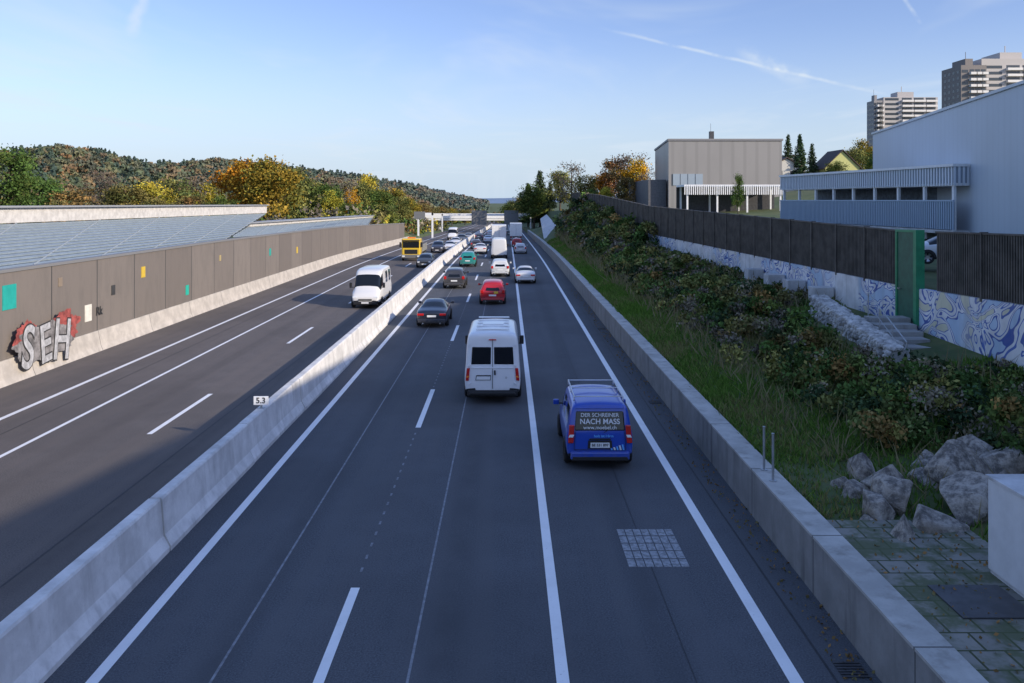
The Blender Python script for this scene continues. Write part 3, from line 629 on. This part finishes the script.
# hills + forest
rd=[(-900,155,700),(-350,150,750),(-150,152,800),(0,152,850),(60,147,900),(110,152,950),(150,161,1000),(185,160,1030),(220,157,1060),(262,160,1120),(300,166,1200),(340,171,1300),(370,174,1400),(420,184,1700),(455,192,2100),(490,197,2600)]
pxs=np.array([r[0] for r in rd]); NP=120; NT=14; V=[];Fc=[]
def ridge(px): 
    d=np.interp(px,pxs,[r[2] for r in rd]); py=np.interp(px,pxs,[r[1] for r in rd])+10.5*850/d*(1+d/3000)+1.5*mnoise.noise(Vector((px*.03,0,0))); return (px-VX)/F*d,d,H-(py-VY)*d/F
def hillpt(px,t):
    x,d,z=ridge(px); k=.45+.55*t if t<=1 else t; tt=min(1,t); hh=(tt*tt*(3-2*tt)); 
    zz=-14+(z+14)*hh + 9*mnoise.noise(Vector((x*k*.008,d*k*.008,0)))*(tt*(1-tt)*4)
    if t>1: zz=z-(t-1)*200
    return (x*k,d*k,zz)
for i in range(NP+1):
    px=-900+(490+900)*i/NP
    for j in range(NT+2): V.append(hillpt(px,j/NT if j<=NT else 1.4))
c_=NT+2
for i in range(NP):
    for j in range(c_-1): Fc.append((i*c_+j,(i+1)*c_+j,(i+1)*c_+j+1,i*c_+j+1))
hm=simple('forest_floor',(.07,.1,.05),1,nz=.3,scale=.03); mobj('hills',V,Fc,hm,smooth=True)
T=3000; C=[];S=[];K=[]
pc=[(.045,.08,.035),(.1,.13,.035),(.035,.065,.03),(.24,.16,.045),(.17,.16,.045),(.32,.18,.04),(.12,.12,.045)]
for i in range(T):
    px=-250+ (485+250)*random.random(); t=random.random()**.55
    x,y,z=hillpt(px,t); zone=mnoise.noise(Vector((px*.02,t*4,5)))
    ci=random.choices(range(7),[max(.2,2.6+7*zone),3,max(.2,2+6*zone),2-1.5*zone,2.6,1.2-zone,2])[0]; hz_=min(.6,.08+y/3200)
    p=np.array(pc[ci])*random.uniform(.8,1.25)*(1-hz_)+np.array([.14,.18,.22])*hz_; con=ci in(0,2)  # aerial haze mixed into each tree colour, stronger with distance
    sc_=1+max(0,(y-900))/1500; r=random.uniform(4.5,7.5)*sc_; hgt=random.uniform(9,14); m=46
    if con:
        r*=.75; q=rng.random(m)**1.3; rr=(1-q)*r*.9; a=rng.uniform(0,6.28,m); P=np.stack([x+np.cos(a)*rr,y+np.sin(a)*rr,z+hgt*(.2+.85*q)],1)
    else:
        d=rng.normal(size=(m,3)); d[:,2]=np.abs(d[:,2]); d/=np.linalg.norm(d,axis=1)[:,None]; P=np.array([x,y,z+hgt*.4])+d*np.array([r,r,hgt*.5])*rng.uniform(.8,1.02,(m,1))
    C.append(P); S.append(rng.uniform(.8,1.5,m)*sc_*1.25); K.append(p[None]*rng.uniform(.9,1.12,(m,1)))
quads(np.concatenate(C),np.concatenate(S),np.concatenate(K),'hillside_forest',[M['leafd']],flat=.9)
V=[];Fc=[];n=60
for i in range(n+1):
    x=-2500+6500*i/n; z=20+30*mnoise.noise(Vector((x*.0009,1,0)))+(max(0,x)*.012)
    V+=[(x,5200,-40),(x,5600,z),(x,6500,-40)]
for i in range(n): Fc+=[(3*i,3*i+3,3*i+4,3*i+1),(3*i+1,3*i+4,3*i+5,3*i+2)]
mobj('distant_hills',V,Fc,simple('hazy_hill',(.15,.22,.32),1,nz=.08,scale=.004),smooth=True)  # aerial haze painted in as a bluish hill colour
C=[];S=[];K=[]
for i in range(420):
    y=random.uniform(380,650); x=random.uniform(-160,150)*y/500
    if -30<x<18 and y<520: continue
    pal=random.choice(['green','olive','brown','yellow','dark']); clump(x,y,zp(y)+random.uniform(1,6),random.uniform(3,6),50,1.0,pal)
C=np.concatenate(C);S=np.concatenate(S);K=np.concatenate(K); quads(C,S,K,'distant_trees',[M['leafd']])
C=[];S=[];K=[]
for i in range(260):
    y=random.uniform(150,330); x=random.uniform(-60,-22); pal=random.choice(['green','olive','brown','yellow','twig']); clump(x,y,ground_z(x,y)+random.uniform(0,3),random.uniform(1.3,2.6),60,.4,pal)
C=np.concatenate(C);S=np.concatenate(S);K=np.concatenate(K); quads(C,S,K,'bushes',[M['leafd']])
# ---------------------------------------------------------------- far bridge, gantries
yb=300; e=empty('overpass_bridge'); mb=MB(); mb.box(-40,26,yb,yb+9,.2,1.5); mb.box(-40,26,yb-.2,yb-.01,.9,2.7)
for x in(-24,-7.4,9,22): mb.box(x-.5,x+.5,yb+3,yb+5,-6,.2)
for s in(-1,1):
    x0=-7.4+s*15.5; mb.add([(x0-.35,yb+2,-6),(x0+.35,yb+2,-6),(x0+.35,yb+3,-6),(x0-.35,yb+3,-6),(x0+s*5-.35,yb+2,.2),(x0+s*5+.35,yb+2,.2),(x0+s*5+.35,yb+3,.2),(x0+s*5-.35,yb+3,.2)],BF)
mb.obj('deck',[simple('bridge_white',(.8,.8,.78),.7,nz=.06)],e)
def gantry(y,xa,xb,zt,boards):
    e=empty('sign_gantry'); z0=zp(y); mb=MB(); mb.box(xa-.2,xa+.2,y,y+.4,z0,zt); mb.box(xb-.2,xb+.2,y,y+.4,z0,zt); mb.box(xa-.2,xb+.2,y,y+.5,zt-.6,zt); mb.obj('frame',[M['white']],e)
    mb=MB()
    for a,b,c,d in boards: mb.box(a,b,y-.2,y-.02,c,d)
    mb.obj('boards',[simple('board_back',(.16,.165,.17),.6)],e)
gantry(270,-20.5,7.5,3.0,[(-11.2,-6.4,-.4,4.1),(-.9,3.6,-.4,4.1)])
gantry(200,-20.8,-17.5,4.4,[(-21.8,-19.2,3.0,4.7)])
mb=MB(); mb.add([(6.5,150,zp(150)+1),(9.5,150,zp(150)+1.0),(10,215,zp(215)+4.2),(8.4,215,zp(215)+4.2),(6.5,150,zp(150)+1.25),(9.5,150,zp(150)+2.6),(10,215,zp(215)+5.5),(8.4,215,zp(215)+4.4)],BF); mb.obj('sloped_retaining_wall',[M['slab']])
# ---------------------------------------------------------------- vehicles
PAINT={}
def paint(c,rough=.28):
    k=(c,rough)
    if k not in PAINT:
        m,nt,b=newmat('car_paint'); setin(b,'Roughness',rough); setin(b,'Coat Weight',.6); setin(b,'Coat Roughness',.06)
        n=noise(nt,5,4,.7); z=sepxyz(nt)[2]; dirt=math_(nt,'MULTIPLY',ramp(nt,z,.75,.2),ramp(nt,n,.3,.7)); dirt=math_(nt,'MULTIPLY',dirt,.45)
        nt.links.new(mixc(nt,dirt,c,(.16,.15,.14)),b.inputs['Base Color']); PAINT[k]=m
    return PAINT[k]
WM={}
def wheel(parent,x,y,r,w=.22,nm='wheel'):
    if r not in WM:
        prof=[(0.0,r*.62,1),(.02,r*.64,1),(.0,r*.68,0),(-.01,r*.9,0),(.03,r,0),(w-.03,r,0),(w+.01,r*.9,0),(w,r*.68,0),(w-.02,r*.64,1),(w-.05,r*.3,1),(w-.04,.0001,1)]
        n=24;V=[];Fc=[];fm=[]
        for (a,rr,_) in prof:
            for i in range(n): t=2*math.pi*i/n; V.append((a,math.cos(t)*rr,math.sin(t)*rr))
        for k in range(len(prof)-1):
            for i in range(n): 
                j=(i+1)%n; Fc.append((k*n+i,k*n+j,(k+1)*n+j,(k+1)*n+i)); fm.append(1 if (prof[k][2] and prof[k+1][2]) and not(k==8 and i%5<2) else 0)
        me=bpy.data.meshes.new('wheel'); me.from_pydata(V,[],Fc); me.materials.append(M['tyre']); me.materials.append(M['rim']); me.polygons.foreach_set('material_index',fm); me.polygons.foreach_set('use_smooth',[True]*len(Fc)); WM[r]=me
    o=bpy.data.objects.new(nm,WM[r]); o.location=(x,y,r); 
    if x<0: o.rotation_euler=(0,0,math.pi)
    return link(o,parent)
KIND={
'sedan':dict(L=4.7,W=.91,r=.33,wy=(.95,3.75),st=[(0,.42,.74,.82,.74,.58),(.07,.3,.9,.97,.85,.66),(.5,.2,.95,1.03,.905,.68),(.85,.2,.96,1.06,.91,.66),(1.55,.2,.96,1.38,.91,.55),(2.1,.2,.95,1.44,.91,.57),(2.15,.2,.95,1.44,.91,.57),(2.95,.2,.94,1.41,.91,.56),(3.65,.2,.92,1.02,.9,.66),(4.35,.22,.78,.86,.86,.6),(4.62,.3,.66,.72,.78,.5),(4.7,.38,.58,.62,.68,.45)],side=[3,4,6,7],top=[3,7],lean=0,cap=None,lz=.76),
'suv':dict(L=4.4,W=.92,r=.35,wy=(.8,3.5),st=[(0,.45,.92,1.3,.8,.62),(.08,.32,1.02,1.5,.89,.64),(.5,.26,1.03,1.6,.92,.66),(1.0,.24,1.02,1.63,.92,.67),(1.08,.24,1.02,1.63,.92,.67),(1.95,.24,1.02,1.64,.92,.67),(2.02,.24,1.02,1.64,.92,.67),(2.7,.24,1.01,1.6,.92,.65),(3.4,.24,1.0,1.1,.91,.7),(4.1,.28,.9,.97,.87,.62),(4.33,.34,.75,.82,.8,.55),(4.4,.42,.65,.7,.72,.5)],side=[2,4,6,7],top=[7],lean=.3,cap=5,lz=.98),
'hatch':dict(L=4.0,W=.88,r=.32,wy=(.7,3.25),st=[(0,.42,.86,1.16,.76,.6),(.08,.3,.95,1.34,.85,.62),(.5,.22,.96,1.43,.88,.61),(1.2,.2,.95,1.47,.88,.61),(1.28,.2,.95,1.47,.88,.61),(2.0,.2,.94,1.46,.88,.61),(2.5,.2,.93,1.42,.88,.59),(3.2,.2,.9,1.0,.87,.66),(3.7,.24,.8,.87,.83,.6),(3.93,.32,.66,.72,.76,.5),(4.0,.4,.58,.62,.68,.45)],side=[2,4,5,6],top=[6],lean=.28,cap=5,lz=.9),
'caddy':dict(L=4.4,W=.92,r=.33,wy=(.75,3.45),st=[(0,.36,1.02,1.68,.86,.74),(.05,.27,1.04,1.78,.915,.77),(.25,.24,1.04,1.81,.925,.78),(1.3,.24,1.04,1.83,.925,.78),(1.4,.24,1.03,1.83,.925,.78),(2.3,.24,1.02,1.82,.925,.77),(2.38,.24,1.02,1.82,.925,.77),(2.85,.24,1.0,1.76,.92,.74),(3.55,.24,.98,1.08,.9,.72),(4.1,.26,.86,.94,.86,.64),(4.34,.32,.72,.78,.79,.55),(4.4,.42,.62,.66,.72,.5)],side=[2,4,6,7],top=[7],lean=.12,cap=None,lz=1.0),
'van':dict(L=5.9,W=1.03,r=.35,wy=(1.25,4.9),st=[(0,.44,1.3,2.42,.97,.88),(.05,.34,1.3,2.54,1.02,.92),(.25,.3,1.3,2.58,1.03,.93),(1.6,.3,1.3,2.6,1.03,.93),(1.7,.3,1.3,2.6,1.03,.93),(3.1,.3,1.3,2.6,1.03,.93),(3.2,.3,1.3,2.6,1.03,.93),(4.1,.3,1.28,2.55,1.03,.92),(4.55,.3,1.26,2.36,1.02,.86),(5.15,.3,1.15,1.35,.99,.8),(5.65,.32,1.0,1.1,.94,.7),(5.85,.4,.8,.86,.86,.6),(5.9,.5,.7,.75,.78,.5)],side=[2,4,7,8],top=[8],lean=.05,cap=None,lz=1.2),
}
def body(kind,pm,parent,sub=2):
    K_=KIND[kind]; st=K_['st']; V=[];Fc=[];fm=[]
    def sec(i):
        y,zb,be,ro,w,rw=st[i]; P=[(0,zb),(w*.86,zb),(w*.975,zb+.1),(w,zb+(be-zb)*.55),(w*.985,be-.03),(w*.95,be+.015),(rw*1.02,ro-.09),(rw*.84,ro-.015),(0,ro+.02)]
        if ro-be<.2: P[5]=(w*.93,be+.01); P[6]=(w*.86,be+(ro-be)*.55); P[7]=(rw*.8,ro)
        out=[]
        for j,(x,z) in enumerate(P):
            yy=y
            if i<3 and z>be and ro-be>.2: yy+=K_['lean']*(z-be)/(ro-be)*(1-i*.3)
            out.append((x,yy,z))
        return out
    n=len(st); ring=[]
    for i in range(n):
        S_=sec(i); idx=[]
        for p in S_: idx.append(len(V)); V.append(p)
        for p in S_[-2:0:-1]: idx.append(len(V)); V.append((-p[0],p[1],p[2]))
        ring.append(idx)
    m=len(ring[0])
    for i in range(n-1):
        for k in range(m):
            k2=(k+1)%m; Fc.append((ring[i][k],ring[i+1][k],ring[i+1][k2],ring[i][k2])); kk=k if k<8 else 15-k
            mi=0
            if kk==5 and i in K_['side']: mi=1
            if kk in(6,7) and i in K_['top']: mi=1
            if kk in(0,1): mi=2
            fm.append(mi)
    for e_,i in((0,0),(1,n-1)):
        R_=ring[i]
        for k in range(8):
            a=R_[k]; b=R_[k+1]; a2=R_[(16-k)%16]; b2=R_[15-k] if k<7 else R_[8]
            f=[a,b]
            if b2!=b: f.append(b2)
            if a2!=a: f.append(a2)
            if e_: f=f[::-1]
            if len(f)>=3: Fc.append(tuple(f)); fm.append(1 if (e_==0 and K_['cap']==k) else (2 if k<1 else 0))
    o=mobj('body',V,Fc,[pm,M['glass'],M['black']],fm,parent,True)
    s=o.modifiers.new('sub','SUBSURF'); s.levels=sub; s.render_levels=sub; return o
def vehicle(name,kind,col,px,py,on=False,sub=2,yaw=0,loc=None):
    K_=KIND[kind]; L=K_['L']; 
    if loc is None: x,d=solve(px,py); z=zp(d)
    else: x,d,z=loc
    e=empty(name,(x,d+(L if on else 0),z+.006),math.pi+yaw if on else yaw)
    pm=paint(col); body(kind,pm,e,sub); W=K_['W']; r=K_['r']; st=K_['st']
    for wy in K_['wy']:
        for s in(-1,1):
            wheel(e,s*(W-.2),wy,r)
            q=MB(); nseg=20; V=[];
            for i in range(nseg+1):
                t=math.pi*i/nseg
                for rr in(r*1.0,r*1.2): V.append((s*(W+.004),wy+math.cos(t)*rr,r+math.sin(t)*rr*.98))
            q.add(V,[(2*i,2*i+1,2*i+3,2*i+2) for i in range(nseg)]); q.obj('wheel_arch',[M['black']],e)
    box('rear_bumper',-W*.88,W*.88,-.06,.2,.28,.5,M['black'] if kind=='van' else pm,e,.04)
    box('front_bumper',-W*.8,W*.8,L-.25,L+.03,.26,.5,pm if kind!='van' else M['black'],e,.05)
    box('grille',-W*.45,W*.45,L-.08,L+.025,.56,.66,M['black'],e,.01); box('front_plate',-.25,.25,L+.032,L+.045,.36,.46,M['plate'],e)
    lz=K_['lz']
    for s in(-1,1):
        a,b=sorted((s*W*.55,s*W*.84)); 
        zf=st[-2][2]; box('head_light',a,b,L-.32,L-.02,zf-.1,zf+.04,M['lamp'],e,.03)
        if kind in('sedan',):
            a,b=sorted((s*W*.5,s*W*.92)); box('tail_light',a,b,-.01,.22,lz-.06,lz+.07,M['red'],e,.025)
        elif kind in('suv','hatch'):
            a,b=sorted((s*W*.7,s*W*.94)); box('tail_light',a,b,-.015,.2,lz-.18,lz+.08,M['red'],e,.03)
        ym=L-1.45 if kind!='van' else L-1.0; zm=st[-5][2]+.1
        a,b=sorted((s*(W+.02),s*(W+.2))); box('wing_mirror',a,b,ym,ym+.1,zm-.02,zm+(.14 if kind!='van' else .34),M['black'] if kind=='van' else pm,e,.03)
        a,b=sorted((s*(W-.1),s*(W+.03))); box('mirror_arm',a,b,ym+.03,ym+.07,zm,zm+.04,M['black'],e)
    if kind in('sedan','suv','hatch'):
        box('number_plate',-.26,.26,-.03,.02,.62,.73,M['plate'],e); box('lower_valance',-W*.75,W*.75,-.075,.1,.26,.36,M['black'],e,.02)
        for s in(-1,1):
            q=MB(); q.cyl((s*.5,-.1,.27),(s*.5,.1,.27),.04,.04,10); q.obj('exhaust',[M['steel']],e)
    return e
BL=(.014,.065,.42)
e=vehicle('compact_van','caddy',BL,600,470)
wt_=simple('sticker_white',(.7,.71,.73),.5); lb=simple('sticker_blue',(.12,.4,.85),.4)
def rp(name,x0,x1,z0,z1,y0,lean,mat,th=.02,b=0.008):
    V=[(x0,y0+lean*(z0-1.02),z0),(x1,y0+lean*(z0-1.02),z0),(x1,y0+lean*(z0-1.02)+th,z0),(x0,y0+lean*(z0-1.02)+th,z0),(x0*.95,y0+lean*(z1-1.02),z1),(x1*.95,y0+lean*(z1-1.02),z1),(x1*.95,y0+lean*(z1-1.02)+th,z1),(x0*.95,y0+lean*(z1-1.02)+th,z1)]
    o=mobj(name,V,BF,mat,parent=e); 
    if b: bev(o,b)
    return o
rp('rear_window',-.7,.7,1.06,1.6,-.012,.19,M['glass'],.1,.04)
rp('rear_spoiler',-.68,.68,1.64,1.7,-.03,.19,paint(BL),.16,.02)
for s in(-1,1):
    a,b=sorted((s*.73,s*.885)); rp('tail_light',a,b,.74,1.22,-.03,.1,M['red'],.14,.02)
    rp('reverse_light',a+.015,b-.015,.9,.97,-.045,.1,M['lamp'],.02,.003)
rp('plate_recess',-.34,.34,.58,.8,-.02,0,M['black'],.03); rp('number_plate',-.27,.27,.61,.75,-.028,0,M['plate'],.01,0)
rp('tailgate_handle',-.3,.3,.82,.86,-.04,0,M['black'],.05); rp('tailgate_seam_low',-.72,.72,.545,.555,-.012,0,M['black'],.03,0)
rp('bumper_insert',-.78,.78,.27,.37,-.075,0,M['black'],.03,.01)
for s in(-1,1): rp('tailgate_seam',s*.71-.004,s*.71+.004,.56,1.05,-.012,0,M['black'],.03,0)
text('lettering','DER SCHREINER',.145,(0,.062,1.48),(math.pi/2-.18,0,0),wt_,e,.001)
text('lettering','NACH MASS',.2,(0,.03,1.31),(math.pi/2-.18,0,0),wt_,e,.003); text('lettering','www.moebel.ch',.14,(0,.0,1.155),(math.pi/2-.18,0,0),wt_,e,.001)
text('plate_text','BE 531 897',.1,(0,-.032,.68),(math.pi/2,0,0),M['black'],e,.002)
text('slogan','holz ist leben',.1,(.1,-.03,.93),(math.pi/2,0,0),lb,e,.003)
for i in range(5): rp('flank_mark',.3+i*.08,.35+i*.08,.55,.6+.025*i,-.03,0,wt_ if i%2 else lb,.01,0)
q=MB()
for s in(-1,1):
    q.cyl((s*.68,.35,1.92),(s*.68,2.6,1.92),.02,.02,8)
    for y in(.4,1.5,2.55): q.cyl((s*.68,y,1.79),(s*.68,y,1.92),.02,.02,6)
for y in(.4,1.5,2.55): q.cyl((-.68,y,1.92),(.68,y,1.92),.02,.02,6)
q.obj('roof_rack',[simple('rack_alu',(.6,.62,.64),.35)],e,True)
q=MB(); q.cyl((.1,-.02,1.02),(.42,.03,1.2),.009,.009,6); q.obj('rear_wiper',[M['black']],e)
WHT=(.78,.79,.8)
e=vehicle('panel_van','van',WHT,492.5,404)
KW=paint(WHT)
rp('rear_window',-.78,-.05,1.42,2.06,-.012,.03,M['glass'],.08,.03); rp('rear_window',.05,.78,1.42,2.06,-.012,.03,M['glass'],.08,.03)
rp('door_seam',-.008,.008,.56,2.35,-.016,.03,M['black'],.03,0)
for s in(-1,1):
    a,b=sorted((s*.86,s*.98)); rp('tail_light',a,b,.84,1.3,-.03,.02,M['red'],.12,.02); rp('light_unit',a+.01,b-.01,.96,1.02,-.035,.02,M['orange'],.02,0)
    for z in(.7,1.35,2.1): rp('hinge',s*.86-.03,s*.86+.03,z,z+.07,-.03,.02,KW,.04,.008)
rp('door_mould',-.8,.8,1.28,1.33,-.02,.02,KW,.03,.01); rp('plate_recess',-.62,-.06,.86,1.04,-.02,.0,M['black'],.03); rp('number_plate',-.6,-.08,.88,1.0,-.028,.0,M['plate'],.01,0)
rp('door_handle',.06,.12,1.05,1.22,-.05,0,M['black'],.05); rp('step',-.85,.85,.36,.44,-.14,0,M['black'],.2,.02)
rp('high_brake_light',-.14,.14,2.3,2.34,-.03,.03,M['red'],.04,.005); text('badge','D',.09,(.5,-.03,.95),(math.pi/2,0,0),M['black'],e)
q=MB()
for y in(.6,1.4,2.2,3.0,3.8): q.box(-.62,.62,y,y+.12,2.6,2.635)
q.box(-.4,.4,1.65,2.1,2.6,2.66); q.obj('roof_ribs',[KW],e)
vehicle('sedan_car','sedan',(.012,.016,.03),431.5,328)
e=vehicle('station_wagon','suv',(.42,.012,.02),492.5,305); rp('sticker',.1,.4,.8,.95,-.03,0,simple('sticker_yellow',(.7,.5,.05),.5),.02,0)
vehicle('hatchback_car','sedan',(.62,.63,.64),525.5,284); vehicle('estate_car','suv',(.6,.62,.63),500,277)
vehicle('suv_car','suv',(.045,.045,.05),454,289); vehicle('multi_purpose_car','suv',(.02,.22,.2),467.5,267,sub=1)
vehicle('delivery_van','van',(.72,.71,.69),365,309,on=True)
vehicle('hatchback_car','hatch',(.05,.055,.06),424,268,on=True,sub=1)
for nm,k,c,px,py,on in(('panel_van','van',(.65,.66,.67),499,259,0),('hatchback_car','hatch',(.5,.5,.52),520.5,254,0),('sedan_car','sedan',(.6,.6,.6),480,254,0),('hatchback_car','hatch',(.05,.05,.06),476,249,0),('sedan_car','sedan',(.7,.7,.7),449,251,1),('suv_car','suv',(.04,.04,.05),437,253,1),
  ('hatchback_car','hatch',(.4,.02,.02),517,247,0),('sedan_car','sedan',(.6,.6,.62),488,243,0),('hatchback_car','hatch',(.06,.07,.1),479,240,0),('hatchback_car','hatch',(.6,.6,.6),500,239,0),('suv_car','suv',(.1,.1,.1),461,243,1),('sedan_car','sedan',(.65,.65,.65),455,246,1),('sedan_car','sedan',(.3,.3,.3),468,240,1),('panel_van','van',(.7,.7,.7),452,240,1),('hatchback_car','hatch',(.05,.05,.05),509,236,0),('hatchback_car','hatch',(.6,.6,.62),490,236,0)):
    vehicle(nm,k,c,px,py,on=bool(on),sub=1)
def truck(px,py):
    x,d=solve(px,py); e=empty('box_truck',(x,d,zp(d)))
    bw=simple('box_body_white',(.75,.75,.74),.5,nz=.08)
    box('cargo_box',-1.25,1.25,0,6.8,1.0,3.6,bw,e,.03); box('door_gap',-.015,.015,-.012,0,1.05,3.5,M['dark'],e); box('under_frame',-.5,.5,.1,7.5,.6,.98,M['dark'],e); box('underrun_bar',-1.15,1.15,-.05,.05,.45,.62,M['steel'],e,.01)
    box('cab',-1.15,1.15,7.0,8.9,.55,2.9,bw,e,.12); box('number_plate',-.26,.26,-.08,-.055,.66,.78,M['plate'],e)
    for s in(-1,1):
        a,b=sorted((s*.85,s*1.15)); box('tail_light',a,b,-.04,.04,.72,.9,M['red'],e,.01)
        for yy in(1.6,7.9): wheel(e,s*.95,yy,.5)
truck(516,241); truck(499,246)
vehicle('parked_car','hatch',(.6,.62,.64),0,0,loc=(23.6,41,ground_z(23.6,41)+.4),yaw=1.3); vehicle('parked_car','suv',(.1,.11,.12),0,0,loc=(21.5,47,ground_z(21.5,47)),yaw=1.4)
x,d=solve(411,261); e=empty('yellow_lorry',(x,d,zp(d))); Y=paint((.7,.46,.03),.4)
box('cab',-1.15,1.15,0,1.9,.55,2.75,Y,e,.14); box('windscreen',-1.0,1.0,-.03,.1,1.6,2.35,M['glass'],e,.04); box('grille',-.8,.8,-.03,.1,.85,1.4,M['black'],e,.03); box('bumper',-1.18,1.18,-.12,.3,.35,.78,simple('bumper_grey',(.15,.15,.15),.6),e,.05)
box('sun_visor',-1.05,1.05,-.2,.05,2.42,2.56,M['black'],e,.03); box('chassis',-.5,.5,1.8,8,.6,.9,M['dark'],e); box('side_window',-1.16,-1.13,.3,1.1,1.6,2.25,M['glass'],e); box('side_window',1.13,1.16,.3,1.1,1.6,2.25,M['glass'],e)
tip=simple('tipper_grey',(.22,.22,.2),.6,nz=.2); box('tipper_front',-1.22,1.22,2.2,2.3,1.0,2.5,tip,e,.02); box('tipper_side',-1.22,-1.14,2.31,8,1.0,1.9,tip,e,.02); box('tipper_side',1.14,1.22,2.31,8,1.0,1.9,tip,e,.02); box('tipper_floor',-1.13,1.13,2.31,8,1.0,1.1,tip,e); box('beacon',-.5,.5,.6,.8,2.76,2.9,M['orange'],e,.02)
for s in(-1,1):
    a,b=sorted((s*.75,s*1.1)); box('head_light',a,b,-.15,0,.5,.68,M['lamp'],e,.02); a,b=sorted((s*1.2,s*1.42)); box('mirror',a,b,.0,.12,1.7,2.3,M['black'],e,.02)
    for yy in(.9,5.6,6.9): wheel(e,s*.95,yy,.5)
